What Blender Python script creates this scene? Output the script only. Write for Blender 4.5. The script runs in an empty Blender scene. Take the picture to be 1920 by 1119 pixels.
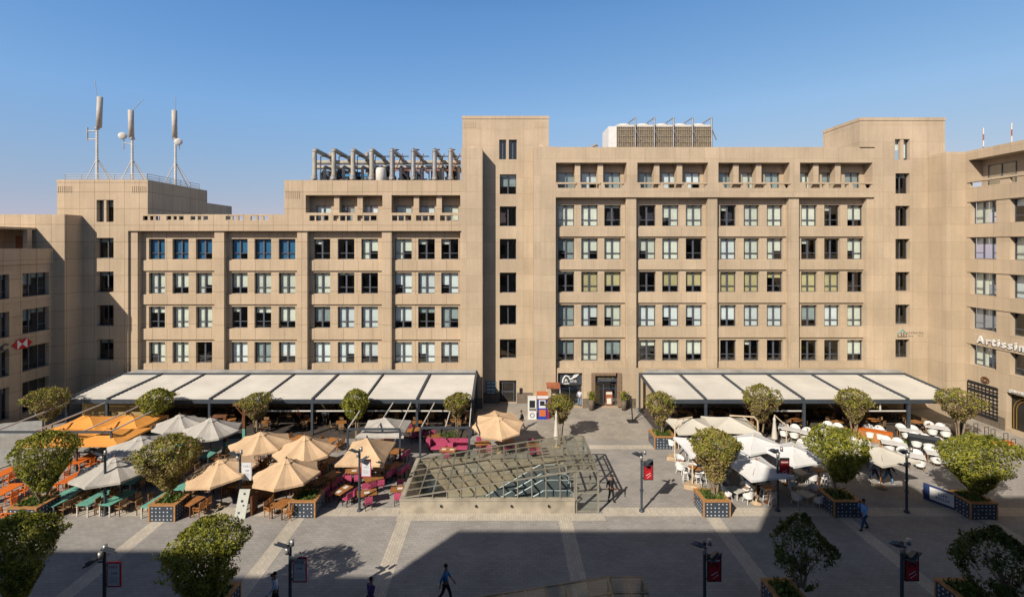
import bpy, bmesh, math, random
from mathutils import Vector, Matrix
R = math.radians
random.seed(7)
S = bpy.context.scene
COL = S.collection
# ------------------------------------------------------------ camera, world, sun, exposure
HC, FPX, CX, CY = 17.0, 907.0, 945.0, 460.0
cd = bpy.data.cameras.new('camera'); cam = bpy.data.objects.new('camera', cd); COL.objects.link(cam)
cam.location = (0, 0, HC); cam.rotation_euler = (R(90), 0, 0)
cd.sensor_fit = 'HORIZONTAL'; cd.sensor_width = 36; cd.lens = 36 * FPX / 1920
cd.shift_x = (960 - CX) / 1920; cd.shift_y = -(559.5 - CY) / 1920
cd.clip_start = 0.1; cd.clip_end = 4000
S.camera = cam
SUN = Vector((3.31, 4.27, -3.86)).normalized()
w = bpy.data.worlds.new('World'); S.world = w; w.use_nodes = True
nt = w.node_tree; bg = nt.nodes['Background']
sky = nt.nodes.new('ShaderNodeTexSky'); sky.sky_type = 'NISHITA'; sky.sun_disc = False
sky.sun_elevation = math.asin(-SUN.z); sky.sun_rotation = math.atan2(-SUN.x, -SUN.y)
sky.air_density = 1.0; sky.dust_density = 0.6; sky.ozone_density = 2.6; sky.altitude = 50
# haze-softened sky colour: each channel of the Nishita sky is graded towards the flat, pale Cairo sky
BG = 0.12; se = nt.nodes.new('ShaderNodeSeparateColor'); cc = nt.nodes.new('ShaderNodeCombineColor'); nt.links.new(sky.outputs[0], se.inputs[0])
for i, (a_, g_) in enumerate(((.69, 1.08), (.545, .62), (.635, .22))):
    p_ = nt.nodes.new('ShaderNodeMath'); p_.operation = 'POWER'; m_ = nt.nodes.new('ShaderNodeMath'); m_.operation = 'MULTIPLY'; m_.inputs[1].default_value = .163
    n_ = nt.nodes.new('ShaderNodeMath'); n_.operation = 'MULTIPLY'; n_.inputs[1].default_value = a_ / BG; p_.inputs[1].default_value = g_
    nt.links.new(se.outputs[i], m_.inputs[0]); nt.links.new(m_.outputs[0], p_.inputs[0]); nt.links.new(p_.outputs[0], n_.inputs[0]); nt.links.new(n_.outputs[0], cc.inputs[i])
tc_ = nt.nodes.new('ShaderNodeTexCoord'); sz_ = nt.nodes.new('ShaderNodeSeparateXYZ'); nt.links.new(tc_.outputs['Generated'], sz_.inputs[0])
rp_ = nt.nodes.new('ShaderNodeValToRGB'); cr_ = rp_.color_ramp; cr_.elements[0].position = 0.08; cr_.elements[0].color = (.79,) * 3 + (1,); cr_.elements[1].position = .95; cr_.elements[1].color = (.10,) * 3 + (1,)
for p0_, v0_ in ((.25, 1.0), (.43, .88), (.55, .62), (.72, .26)): e_ = cr_.elements.new(p0_); e_.color = (v0_,) * 3 + (1,)
mr_ = nt.nodes.new('ShaderNodeMath'); mr_.operation = 'MULTIPLY'; mr_.inputs[1].default_value = 1.25
nt.links.new(sz_.outputs[2], rp_.inputs[0]); nt.links.new(rp_.outputs[0], mr_.inputs[0]); vm_ = nt.nodes.new('ShaderNodeVectorMath'); vm_.operation = 'SCALE'
nt.links.new(cc.outputs[0], vm_.inputs[0]); nt.links.new(mr_.outputs[0], vm_.inputs['Scale'])      # the zenith is deeper than the hazy lower sky
nt.links.new(vm_.outputs[0], bg.inputs[0]); bg.inputs[1].default_value = BG
ld = bpy.data.lights.new('sun', 'SUN'); ld.energy = 5.0; ld.angle = R(0.5); ld.color = (1.0, 0.91, 0.785)
sun = bpy.data.objects.new('sun', ld); COL.objects.link(sun)
sun.rotation_euler = SUN.to_track_quat('-Z', 'Y').to_euler(); sun.location = (-30, -40, 60)
S.view_settings.view_transform = 'Standard'; S.view_settings.look = 'None'
S.view_settings.exposure = 0.0; S.view_settings.gamma = 1
S.render.engine = 'CYCLES'
S.cycles.transparent_max_bounces = 16; S.cycles.max_bounces = 5; S.cycles.diffuse_bounces = 1

# ------------------------------------------------------------ helpers
def fx(px, Y): return (px - CX) * Y / FPX
def fz(py, Y): return HC - (py - CY) * Y / FPX
def gy(py, Z=0.0): return (HC - Z) * FPX / (py - CY)          # depth of a point of height Z
def G(px, py, Z=0.0):
    Y = gy(py, Z); return (fx(px, Y), Y)

class MB:
    def __init__(s): s.v = []; s.f = []; s.m = []; s.sm = []
    def add(s, vs, fs, mi=0, smooth=False):
        o = len(s.v); s.v += [tuple(p) for p in vs]
        for f in fs: s.f.append([i + o for i in f]); s.m.append(mi); s.sm.append(smooth)
    def box(s, x0, x1, y0, y1, z0, z1, mi=0, M=None):
        vs = [Vector((x, y, z)) for z in (z0, z1) for y in (y0, y1) for x in (x0, x1)]
        if M: vs = [M @ p for p in vs]
        s.add(vs, [(0, 2, 3, 1), (4, 5, 7, 6), (0, 1, 5, 4), (2, 6, 7, 3), (0, 4, 6, 2), (1, 3, 7, 5)], mi); return s
    def quad(s, a, b, c, d, mi=0): s.add([a, b, c, d], [(0, 1, 2, 3)], mi); return s
    def tube(s, p0, p1, r0, r1=None, n=8, mi=0, cap=True, smooth=True):
        r1 = r0 if r1 is None else r1
        p0 = Vector(p0); p1 = Vector(p1); d = (p1 - p0)
        if d.length < 1e-6: return s
        d.normalize(); a = d.orthogonal().normalized(); b = d.cross(a)
        vs = []
        for p, r in ((p0, r0), (p1, r1)):
            for i in range(n):
                t = 2 * math.pi * i / n; vs.append(p + a * (r * math.cos(t)) + b * (r * math.sin(t)))
        s.add(vs, [(i, (i + 1) % n, n + (i + 1) % n, n + i) for i in range(n)], mi, smooth)
        if cap: s.add(vs, [tuple(range(n))[::-1], tuple(range(n, 2 * n))], mi)
        return s
    def path(s, pts, r, n=8, mi=0):
        for a, b in zip(pts[:-1], pts[1:]): s.tube(a, b, r, r, n, mi)
        return s
    def bar(s, p0, p1, w, h, mi=0, up=(0, 0, 1)):
        p0 = Vector(p0); p1 = Vector(p1); d = (p1 - p0); L = d.length; d.normalize()
        a = d.cross(Vector(up))
        if a.length < 1e-4: a = d.orthogonal()
        a.normalize(); b = a.cross(d)
        vs = []
        for p in (p0, p1):
            for q in ((-1, -1), (1, -1), (1, 1), (-1, 1)): vs.append(p + a * (q[0] * w / 2) + b * (q[1] * h / 2))
        s.add(vs, [(0, 1, 2, 3), (7, 6, 5, 4), (0, 4, 5, 1), (1, 5, 6, 2), (2, 6, 7, 3), (3, 7, 4, 0)], mi); return s
    def lathe(s, prof, c=(0, 0, 0), n=12, mi=0, smooth=True):
        vs = []
        for r, z in prof:
            for i in range(n):
                t = 2 * math.pi * i / n; vs.append((c[0] + r * math.cos(t), c[1] + r * math.sin(t), c[2] + z))
        fs = []
        for k in range(len(prof) - 1):
            for i in range(n): fs.append((k * n + i, k * n + (i + 1) % n, (k + 1) * n + (i + 1) % n, (k + 1) * n + i))
        s.add(vs, fs, mi, smooth); s.add(vs, [tuple(range(n))[::-1], tuple(range((len(prof) - 1) * n, len(prof) * n))], mi)
        return s
    def ball(s, c, rx, ry=None, rz=None, n=10, k=6, mi=0):
        ry = ry or rx; rz = rz or rx
        vs = []
        for j in range(k + 1):
            th = math.pi * j / k
            for i in range(n):
                t = 2 * math.pi * i / n
                vs.append((c[0] + rx * math.sin(th) * math.cos(t), c[1] + ry * math.sin(th) * math.sin(t), c[2] - rz * math.cos(th)))
        s.add(vs, [(j * n + i, j * n + (i + 1) % n, (j + 1) * n + (i + 1) % n, (j + 1) * n + i) for j in range(k) for i in range(n)], mi, True)
        return s
    def mesh(s, name, mats):
        me = bpy.data.meshes.new(name); me.from_pydata(s.v, [], s.f)
        for m in (mats if isinstance(mats, (list, tuple)) else [mats]): me.materials.append(m)
        me.polygons.foreach_set('material_index', s.m); me.polygons.foreach_set('use_smooth', s.sm)
        me.update(); return me
    def build(s, name, mats, parent=None, loc=None, rz=0):
        o = bpy.data.objects.new(name, s.mesh(name, mats)); COL.objects.link(o)
        if parent: o.parent = parent
        if loc: o.location = loc
        if rz: o.rotation_euler.z = rz
        return o
def tag(o, label=None, cat=None, group=None, kind=None):
    if label: o['label'] = label
    if cat: o['category'] = cat
    if group: o['group'] = group
    if kind: o['kind'] = kind
    return o
def thing(name, label, cat, loc=(0, 0, 0), rz=0, group=None):
    o = bpy.data.objects.new(name, None); COL.objects.link(o); o.location = loc; o.rotation_euler = (0, 0, rz)
    o.empty_display_size = 0.2
    return tag(o, label, cat, group)
def inst(me, name, parent=None, loc=(0, 0, 0), rz=0):
    o = bpy.data.objects.new(name, me); COL.objects.link(o); o.location = loc; o.rotation_euler.z = rz
    if parent: o.parent = parent
    return o
def ctree(o, parent=None):
    c = o.copy(); COL.objects.link(c); c.parent = parent
    for ch in o.children: ctree(ch, c)
    return c
def dup(root, loc, rz, label, group=None, scale=1):
    r = ctree(root); r.location = loc; r.rotation_euler = (0, 0, rz); r['label'] = label
    if scale != 1: r.scale = (scale,) * 3
    if group: r['group'] = group
    return r
def once(proto, used, *a, **k):
    if id(proto) in used: return dup(proto, *a, **k)
    used.add(id(proto)); r = proto; r.location = a[0]; r.rotation_euler = (0, 0, a[1]); r['label'] = a[2]
    if len(a) > 3 and a[3]: r['group'] = a[3]
    return r
USED = set()
ORD = ['first', 'second', 'third', 'fourth', 'fifth', 'sixth', 'seventh', 'eighth', 'ninth', 'tenth', 'eleventh', 'twelfth']

# ------------------------------------------------------------ materials
def srgb(r, g, b):
    f = lambda c: (c / 255 / 12.92) if c / 255 <= .04045 else ((c / 255 + .055) / 1.055) ** 2.4
    return (f(r), f(g), f(b))
def mat(name, c, rough=.7, var=.12, scale=3.0, metal=0, bump=0, spec=.3, objrand=0):
    m = bpy.data.materials.new(name); m.use_nodes = True; t = m.node_tree; N = t.nodes; L = t.links
    b = N['Principled BSDF']; b.inputs['Roughness'].default_value = rough; b.inputs['Metallic'].default_value = metal
    b.inputs['Specular IOR Level'].default_value = spec
    tc = N.new('ShaderNodeTexCoord'); no = N.new('ShaderNodeTexNoise'); no.inputs['Scale'].default_value = scale; no.inputs['Detail'].default_value = 5
    L.new(tc.outputs['Object'], no.inputs['Vector'])
    mr = N.new('ShaderNodeMapRange'); mr.inputs[1].default_value = .3; mr.inputs[2].default_value = .7
    mr.inputs[3].default_value = 1 - var; mr.inputs[4].default_value = 1 + var; L.new(no.outputs['Fac'], mr.inputs[0])
    fac = mr.outputs[0]
    if objrand:
        oi = N.new('ShaderNodeObjectInfo'); m2 = N.new('ShaderNodeMapRange'); m2.inputs[3].default_value = 1 - objrand; m2.inputs[4].default_value = 1 + objrand
        L.new(oi.outputs['Random'], m2.inputs[0]); mm = N.new('ShaderNodeMath'); mm.operation = 'MULTIPLY'
        L.new(fac, mm.inputs[0]); L.new(m2.outputs[0], mm.inputs[1]); fac = mm.outputs[0]
    hs = N.new('ShaderNodeHueSaturation'); hs.inputs['Color'].default_value = (*c, 1); L.new(fac, hs.inputs['Value']); L.new(hs.outputs[0], b.inputs['Base Color'])
    if bump:
        n2 = N.new('ShaderNodeTexNoise'); n2.inputs['Scale'].default_value = scale * 8; L.new(tc.outputs['Object'], n2.inputs['Vector'])
        bp = N.new('ShaderNodeBump'); bp.inputs['Strength'].default_value = bump; bp.inputs['Distance'].default_value = .02
        L.new(n2.outputs['Fac'], bp.inputs['Height']); L.new(bp.outputs[0], b.inputs['Normal'])
    return m
def stone(name, c, joint=.55, bw=1.55, bh=1.735, off=0.0):
    m = bpy.data.materials.new(name); m.use_nodes = True; t = m.node_tree; N = t.nodes; L = t.links
    b = N['Principled BSDF']; b.inputs['Roughness'].default_value = .85; b.inputs['Specular IOR Level'].default_value = .15
    g = N.new('ShaderNodeNewGeometry'); sp = N.new('ShaderNodeSeparateXYZ'); L.new(g.outputs['Position'], sp.inputs[0])
    ad = N.new('ShaderNodeMath'); ad.operation = 'ADD'; L.new(sp.outputs[0], ad.inputs[0]); L.new(sp.outputs[1], ad.inputs[1])
    cb = N.new('ShaderNodeCombineXYZ'); L.new(ad.outputs[0], cb.inputs[0]); L.new(sp.outputs[2], cb.inputs[1])
    br = N.new('ShaderNodeTexBrick'); br.offset = off; br.inputs['Scale'].default_value = 1; br.inputs['Brick Width'].default_value = bw
    br.inputs['Row Height'].default_value = bh; br.inputs['Mortar Size'].default_value = .022; br.inputs['Mortar Smooth'].default_value = .3
    br.inputs['Color1'].default_value = (1, 1, 1, 1); br.inputs['Color2'].default_value = (.90, .90, .89, 1); br.inputs['Mortar'].default_value = (joint, joint * .93, joint * .88, 1)
    L.new(cb.outputs[0], br.inputs['Vector'])
    # broad staining, vertical streaks, fine grain
    n1 = N.new('ShaderNodeTexNoise'); n1.inputs['Scale'].default_value = .22; n1.inputs['Detail'].default_value = 6; n1.inputs['Roughness'].default_value = .6
    L.new(g.outputs['Position'], n1.inputs['Vector'])
    mp = N.new('ShaderNodeVectorMath'); mp.operation = 'MULTIPLY'; mp.inputs[1].default_value = (2.6, .16, 1); L.new(cb.outputs[0], mp.inputs[0])
    n2 = N.new('ShaderNodeTexNoise'); n2.inputs['Scale'].default_value = 1; n2.inputs['Detail'].default_value = 5; L.new(mp.outputs[0], n2.inputs['Vector'])
    n3 = N.new('ShaderNodeTexNoise'); n3.inputs['Scale'].default_value = 9; n3.inputs['Detail'].default_value = 3; L.new(g.outputs['Position'], n3.inputs['Vector'])
    def rng(n, lo, hi):
        r = N.new('ShaderNodeMapRange'); r.inputs[1].default_value = .3; r.inputs[2].default_value = .7; r.inputs[3].default_value = lo; r.inputs[4].default_value = hi
        L.new(n.outputs['Fac'], r.inputs[0]); return r.outputs[0]
    a = rng(n1, .87, 1.10)
    for n, lo, hi in ((n2, .93, 1.05), (n3, .95, 1.05)):
        mu = N.new('ShaderNodeMath'); mu.operation = 'MULTIPLY'; L.new(a, mu.inputs[0]); L.new(rng(n, lo, hi), mu.inputs[1]); a = mu.outputs[0]
    mx = N.new('ShaderNodeMix'); mx.data_type = 'RGBA'; mx.blend_type = 'MULTIPLY'; mx.inputs[0].default_value = 1
    mx.inputs[6].default_value = (*c, 1); L.new(br.outputs['Color'], mx.inputs[7])
    hs = N.new('ShaderNodeHueSaturation'); L.new(mx.outputs[2], hs.inputs['Color']); L.new(a, hs.inputs['Value'])
    L.new(hs.outputs[0], b.inputs['Base Color'])
    bp = N.new('ShaderNodeBump'); bp.inputs['Strength'].default_value = .25; bp.inputs['Distance'].default_value = .02
    L.new(n3.outputs['Fac'], bp.inputs['Height']); L.new(bp.outputs[0], b.inputs['Normal'])
    return m
def paving(name, c, bw, bh, rot=0, joint=.70, var=.11):
    m = bpy.data.materials.new(name); m.use_nodes = True; t = m.node_tree; N = t.nodes; L = t.links
    b = N['Principled BSDF']; b.inputs['Roughness'].default_value = .75; b.inputs['Specular IOR Level'].default_value = .25
    g = N.new('ShaderNodeNewGeometry'); mp = N.new('ShaderNodeMapping'); mp.inputs['Rotation'].default_value = (0, 0, R(rot)); L.new(g.outputs['Position'], mp.inputs[0])
    br = N.new('ShaderNodeTexBrick'); br.offset = .5; br.inputs['Scale'].default_value = 1; br.inputs['Brick Width'].default_value = bw; br.inputs['Row Height'].default_value = bh
    br.inputs['Mortar Size'].default_value = .014; br.inputs['Mortar Smooth'].default_value = .4
    br.inputs['Color1'].default_value = (1.06, 1.05, 1.04, 1); br.inputs['Color2'].default_value = (1 - var, 1 - var, 1 - var, 1); br.inputs['Mortar'].default_value = (joint,) * 3 + (1,)
    L.new(mp.outputs[0], br.inputs['Vector'])
    n1 = N.new('ShaderNodeTexNoise'); n1.inputs['Scale'].default_value = .35; n1.inputs['Detail'].default_value = 8; n1.inputs['Roughness'].default_value = .65; L.new(g.outputs['Position'], n1.inputs['Vector'])
    r1 = N.new('ShaderNodeMapRange'); r1.inputs[1].default_value = .3; r1.inputs[2].default_value = .7; r1.inputs[3].default_value = .80; r1.inputs[4].default_value = 1.13; L.new(n1.outputs['Fac'], r1.inputs[0])
    mx = N.new('ShaderNodeMix'); mx.data_type = 'RGBA'; mx.blend_type = 'MULTIPLY'; mx.inputs[0].default_value = 1
    mx.inputs[6].default_value = (*c, 1); L.new(br.outputs['Color'], mx.inputs[7])
    n4 = N.new('ShaderNodeTexNoise'); n4.inputs['Scale'].default_value = 1.7; n4.inputs['Detail'].default_value = 3; L.new(g.outputs['Position'], n4.inputs['Vector'])
    r4 = N.new('ShaderNodeMapRange'); r4.inputs[1].default_value = .66; r4.inputs[2].default_value = .74; r4.inputs[3].default_value = 1; r4.inputs[4].default_value = .80; L.new(n4.outputs['Fac'], r4.inputs[0])
    m4 = N.new('ShaderNodeMath'); m4.operation = 'MULTIPLY'; L.new(r1.outputs[0], m4.inputs[0]); L.new(r4.outputs[0], m4.inputs[1])
    hs = N.new('ShaderNodeHueSaturation'); L.new(mx.outputs[2], hs.inputs['Color']); L.new(m4.outputs[0], hs.inputs['Value']); L.new(hs.outputs[0], b.inputs['Base Color'])
    return m
def glass(name, tint=(.75, .8, .8), refl=1.0, rough=.02):
    m = bpy.data.materials.new(name); m.use_nodes = True; t = m.node_tree; N = t.nodes; L = t.links
    for n in list(N):
        if n.type != 'OUTPUT_MATERIAL': N.remove(n)
    out = [n for n in N if n.type == 'OUTPUT_MATERIAL'][0]
    tr = N.new('ShaderNodeBsdfTransparent'); tr.inputs[0].default_value = (*tint, 1)
    gl = N.new('ShaderNodeBsdfGlossy'); gl.inputs['Roughness'].default_value = rough; gl.inputs[0].default_value = (refl, refl, refl, 1)
    lw = N.new('ShaderNodeLayerWeight'); lw.inputs[0].default_value = .5; pw = N.new('ShaderNodeMath'); pw.operation = 'POWER'; pw.inputs[1].default_value = 3.5
    L.new(lw.outputs['Facing'], pw.inputs[0]); fr = N.new('ShaderNodeMath'); fr.operation = 'MULTIPLY_ADD'; fr.inputs[1].default_value = .85; fr.inputs[2].default_value = .09
    L.new(pw.outputs[0], fr.inputs[0]); mx = N.new('ShaderNodeMixShader')
    g = N.new('ShaderNodeNewGeometry'); no = N.new('ShaderNodeTexNoise'); no.inputs['Scale'].default_value = .6; L.new(g.outputs['Position'], no.inputs['Vector'])
    bp = N.new('ShaderNodeBump'); bp.inputs['Strength'].default_value = .12; bp.inputs['Distance'].default_value = .05; L.new(no.outputs['Fac'], bp.inputs['Height']); L.new(bp.outputs[0], gl.inputs['Normal'])
    L.new(fr.outputs[0], mx.inputs[0]); L.new(tr.outputs[0], mx.inputs[1]); L.new(gl.outputs[0], mx.inputs[2]); L.new(mx.outputs[0], out.inputs[0])
    return m
def leafmat(name, c1, c2):
    m = bpy.data.materials.new(name); m.use_nodes = True; t = m.node_tree; N = t.nodes; L = t.links
    b = N['Principled BSDF']; b.inputs['Roughness'].default_value = .5; b.inputs['Specular IOR Level'].default_value = .3
    tc = N.new('ShaderNodeTexCoord'); n1 = N.new('ShaderNodeTexNoise'); n1.inputs['Scale'].default_value = 2.2; n1.inputs['Detail'].default_value = 6; L.new(tc.outputs['Object'], n1.inputs['Vector'])
    r = N.new('ShaderNodeMapRange'); r.inputs[1].default_value = .38; r.inputs[2].default_value = .62; L.new(n1.outputs['Fac'], r.inputs[0])
    gi = N.new('ShaderNodeNewGeometry'); ma = N.new('ShaderNodeMath'); ma.operation = 'MULTIPLY_ADD'; ma.use_clamp = True; ma.inputs[1].default_value = .55; L.new(gi.outputs['Random Per Island'], ma.inputs[2])
    L.new(r.outputs[0], ma.inputs[0]); m2 = N.new('ShaderNodeMath'); m2.operation = 'POWER'; m2.inputs[1].default_value = 1.8; L.new(ma.outputs[0], m2.inputs[0]); r = m2
    mx = N.new('ShaderNodeMix'); mx.data_type = 'RGBA'; mx.inputs[6].default_value = (*c1, 1); mx.inputs[7].default_value = (*c2, 1); L.new(r.outputs[0], mx.inputs[0])
    L.new(mx.outputs[2], b.inputs['Base Color'])
    tl = N.new('ShaderNodeBsdfTranslucent'); L.new(mx.outputs[2], tl.inputs[0]); ms = N.new('ShaderNodeMixShader'); ms.inputs[0].default_value = .28
    out = [n for n in N if n.type == 'OUTPUT_MATERIAL'][0]
    L.new(b.outputs[0], ms.inputs[1]); L.new(tl.outputs[0], ms.inputs[2]); L.new(ms.outputs[0], out.inputs[0])
    return m
M = {}
M['stone'] = stone('stone_cladding', (.56, .445, .315), .80)
M['stone_l'] = stone('stone_cladding_joints', (.565, .44, .305), .46)
M['stone_d'] = stone('stone_plinth', (.20, .165, .13), .7, .8, .5, .5)
M['roof'] = mat('roof_membrane', (.30, .26, .22), .9, .2, .5)
M['gutter'] = mat('weathered_roof_strip', (.34, .33, .31), .8, .25, .7)
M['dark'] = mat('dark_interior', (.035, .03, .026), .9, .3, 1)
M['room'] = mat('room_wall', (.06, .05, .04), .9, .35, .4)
M['frame'] = mat('grey_aluminium', (.115, .125, .15), .45, .08, 3, .2)
M['glass'] = glass('window_glass', (.86, .91, .91), .95)
M['glass_blue'] = glass('blue_film_glass', (.22, .42, .58), .8)
M['canopy_glass'] = glass('canopy_glass', (.94, .955, .92), .45, .08)
M['blind_cream'] = mat('cream_blind', (.86, .86, .74), .9, .06, 2, objrand=.13)
M['blind_white'] = mat('white_blind', (.86, .90, .90), .9, .06, 2, objrand=.13)
M['blind_yellow'] = mat('yellow_blind', (.66, .56, .30), .9, .06, 2, objrand=.13)
M['blind_grey'] = mat('grey_blind', (.36, .42, .42), .9, .1, 2, objrand=.13)
M['steel'] = mat('dark_blue_grey_steel', (.075, .092, .115), .45, .1, 3, .3)
M['fabric'] = mat('cream_awning_fabric', (.67, .64, .575), .8, .10, .45, bump=.5)
M['pave'] = paving('grey_pavers', (.395, .37, .34), .40, .20, 0)
M['band'] = paving('light_paving_band', (.62, .555, .455), .30, .15, 90)
M['walk'] = paving('walkway_paving', (.42, .38, .325), .60, .60, 0)
M['concrete'] = mat('worn_concrete', (.42, .37, .29), .85, .22, 1.5, bump=.3)
M['white'] = mat('white_paint', (.78, .77, .74), .55, .06, 2)
M['offwhite'] = mat('off_white_metal', (.66, .63, .57), .5, .1, 2)
M['black'] = mat('black_metal', (.025, .027, .03), .5, .1, 3)
M['red'] = mat('red_paint', (.45, .03, .03), .5, .1, 3)
M['rust'] = mat('rust_primer', (.35, .12, .06), .7, .2, 3)
M['galv'] = mat('galvanised_pipe', (.40, .39, .375), .4, .15, 2, .5)
M['lag'] = mat('insulated_pipe', (.42, .385, .32), .65, .2, 2)
M['grille'] = mat('dusty_grille', (.16, .135, .10), .8, .3, 6)
M['wood'] = mat('varnished_wood', (.40, .17, .055), .5, .25, 4, objrand=.2)
M['wood_d'] = mat('dark_wood', (.16, .065, .03), .55, .25, 4, objrand=.2)
M['rim'] = mat('planter_wood_rim', (.48, .24, .09), .55, .2, 4)
M['orange'] = mat('orange_paint', (.72, .17, .025), .5, .12, 4, objrand=.15)
M['orange_c'] = mat('orange_canvas', (.84, .36, .075), .8, .08, 1)
M['teal'] = mat('teal_paint', (.16, .42, .34), .5, .12, 4, objrand=.12)
M['pink'] = mat('pink_paint', (.50, .085, .17), .5, .1, 4, objrand=.12)
M['tan_c'] = mat('tan_canvas', (.68, .475, .29), .85, .12, 1.2, bump=.8)
M['grey_c'] = mat('light_grey_canvas', (.50, .47, .42), .85, .12, 1.2, bump=.8)
M['white_c'] = mat('white_canvas', (.80, .80, .79), .85, .04, 1)
M['beige_c'] = mat('beige_canvas', (.66, .62, .53), .85, .05, 1)
M['cream_m'] = mat('cream_mast', (.68, .55, .38), .5, .1, 3)
M['wicker'] = mat('white_wicker', (.86, .85, .82), .7, .1, 20)
M['wicker_b'] = mat('brown_wicker', (.30, .18, .09), .7, .2, 20)
M['cushion'] = mat('brown_patterned_cushion', (.42, .27, .20), .9, .3, 12)
M['navy'] = mat('dark_planter_panel', (.055, .068, .09), .5, .15, 3)
M['dot'] = mat('pale_perforation', (.62, .66, .72), .5, .05, 3)
M['soil'] = mat('soil', (.06, .04, .025), .95, .3, 6)
M['bark'] = mat('bark', (.27, .20, .13), .9, .25, 5, bump=.5)
M['stonebase'] = mat('stone_base', (.55, .40, .25), .9, .25, 3, bump=.4)
M['leaf'] = leafmat('ficus_leaves', (.05, .085, .012), (.40, .385, .055))
M['leaf_b'] = leafmat('dry_ficus_leaves', (.17, .12, .06), (.46, .34, .14))
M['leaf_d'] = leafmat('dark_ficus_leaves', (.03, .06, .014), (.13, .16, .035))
M['leaf_low'] = leafmat('bedding_leaves', (.05, .10, .02), (.16, .22, .05))
M['grass'] = mat('grass_strip', (.10, .19, .03), .9, .3, 8)
M['skin'] = mat('skin', (.34, .17, .10), .6, .05, 4)
M['hair'] = mat('dark_hair', (.015, .012, .01), .6, .1, 8)
for n, c in (('shirt_lightblue', (.18, .38, .75)), ('shirt_white', (.62, .68, .80)), ('shirt_purple', (.09, .06, .20)), ('shirt_blue', (.04, .20, .42)), ('shirt_dark', (.03, .03, .04)), ('jeans', (.05, .09, .18)), ('jeans_light', (.14, .26, .42)), ('trousers_dark', (.02, .022, .03)), ('shirt_orange', (.55, .16, .05)), ('shoe_white', (.7, .7, .68)), ('shoe_dark', (.02, .018, .015))):
    M[n] = mat(n, c, .85, .12, 6)
# ------------------------------------------------------------ setting: ground, bands, pit
F0 = 50.4
PX0, PX1, PY0, PY1 = -6.1, 4.0, 31.15, 36.2        # stairwell of the rear escalator
QX0, QX1, QY0, QY1 = -6.1, 4.0, 15.4, 20.4
def sheet(name, mt, rects, z):
    m = MB()
    for a, b, c, d in rects: m.quad((a, c, z), (b, c, z), (b, d, z), (a, d, z))
    return tag(m.build(name, mt), kind='structure')
sheet('plaza', M['pave'], [(-400, PX0, PY0, PY1), (PX1, 400, PY0, PY1), (-400, 400, PY1, 600), (-400, 400, QY1, PY0),
                           (-400, QX0, QY0, QY1), (QX1, 400, QY0, QY1), (-400, 400, -300, QY0)], 0)
bands = [(-60, -6.7, 30.4, 31.4), (6.3, 60, 30.4, 31.4), (-6.7, 6.3, 29.9, 30.7), (7.2, 13.6, 40.4, 41.2)]
sheet('paving_band', M['band'], bands, .004)
st = []
for c in (-21.3, -12.85, -6.17, 3.8, 13.05, 21.25, 29.9, -29.9): st.append((c - .42, c + .42, -2, 30.4 if abs(c) > 7 else 29.9))
sheet('paving_stripe', M['band'], st, .004)
sheet('walkway', M['walk'], [(-2.4, 13.5, 42.2, F0 + .7), (41.5, 47, 20, 49.5)], .006)
sheet('terrace_floor', mat('shade_darkened_terrace', (.085, .07, .06), .8, .25, 1), [(-39, -2.9, 42.6, F0 + .7), (13.9, 41.2, 43.0, F0 + .7)], .008)  # floor colour darkened to near-black, deepening the shade under the pergolas
def pit(x0, x1, y0, y1):
    m = MB()
    m.quad((x0, y0, 0), (x1, y0, 0), (x1, y0, -5), (x0, y0, -5)); m.quad((x0, y1, 0), (x1, y1, 0), (x1, y1, -5), (x0, y1, -5))
    m.quad((x0, y0, 0), (x0, y1, 0), (x0, y1, -5), (x0, y0, -5)); m.quad((x1, y0, 0), (x1, y1, 0), (x1, y1, -5), (x1, y0, -5))
    m.quad((x0, y0, -5), (x1, y0, -5), (x1, y1, -5), (x0, y1, -5))
    tag(m.build('stairwell', mat('stairwell_wall', (.40, .34, .25), .8, .15, 1)), kind='structure')
pit(PX0, PX1, PY0, PY1); pit(QX0, QX1, QY0, QY1)
# grass strips among the white tables
sheet('lawn', M['grass'], [(28.3, 31.0, 41.6, 42.5), (36.8, 39.0, 41.0, 42.3), (24.5, 26, 41, 41.9), (33, 35, 41.2, 42.3)], .012)

# ------------------------------------------------------------ walls with openings
def holed(mb, T, u0, u1, z0, z1, holes, mi=0):
    us = sorted({u0, u1} | {h[0] for h in holes} | {h[1] for h in holes}); zs = sorted({z0, z1} | {h[2] for h in holes} | {h[3] for h in holes})
    us = [u for u in us if u0 - 1e-6 <= u <= u1 + 1e-6]; zs = [z for z in zs if z0 - 1e-6 <= z <= z1 + 1e-6]
    for a, b in zip(us[:-1], us[1:]):
        for c, d in zip(zs[:-1], zs[1:]):
            cu, cz = (a + b) / 2, (c + d) / 2
            if any(h[0] < cu < h[1] and h[2] < cz < h[3] for h in holes): continue
            mb.quad(T(a, 0, c), T(b, 0, c), T(b, 0, d), T(a, 0, d), mi)
    for h in holes:
        a, b, c, d, dep = h[:5]; fl = h[5] if len(h) > 5 else ''
        mb.quad(T(a, 0, c), T(a, dep, c), T(a, dep, d), T(a, 0, d), mi); mb.quad(T(b, 0, c), T(b, dep, c), T(b, dep, d), T(b, 0, d), mi)
        if 'b' not in fl: mb.quad(T(a, 0, c), T(b, 0, c), T(b, dep, c), T(a, dep, c), mi)
        if 't' not in fl: mb.quad(T(a, 0, d), T(b, 0, d), T(b, dep, d), T(a, dep, d), mi)
def front(Y): return lambda u, d, z: (u, Y + d, z)
_wc = {}
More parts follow.
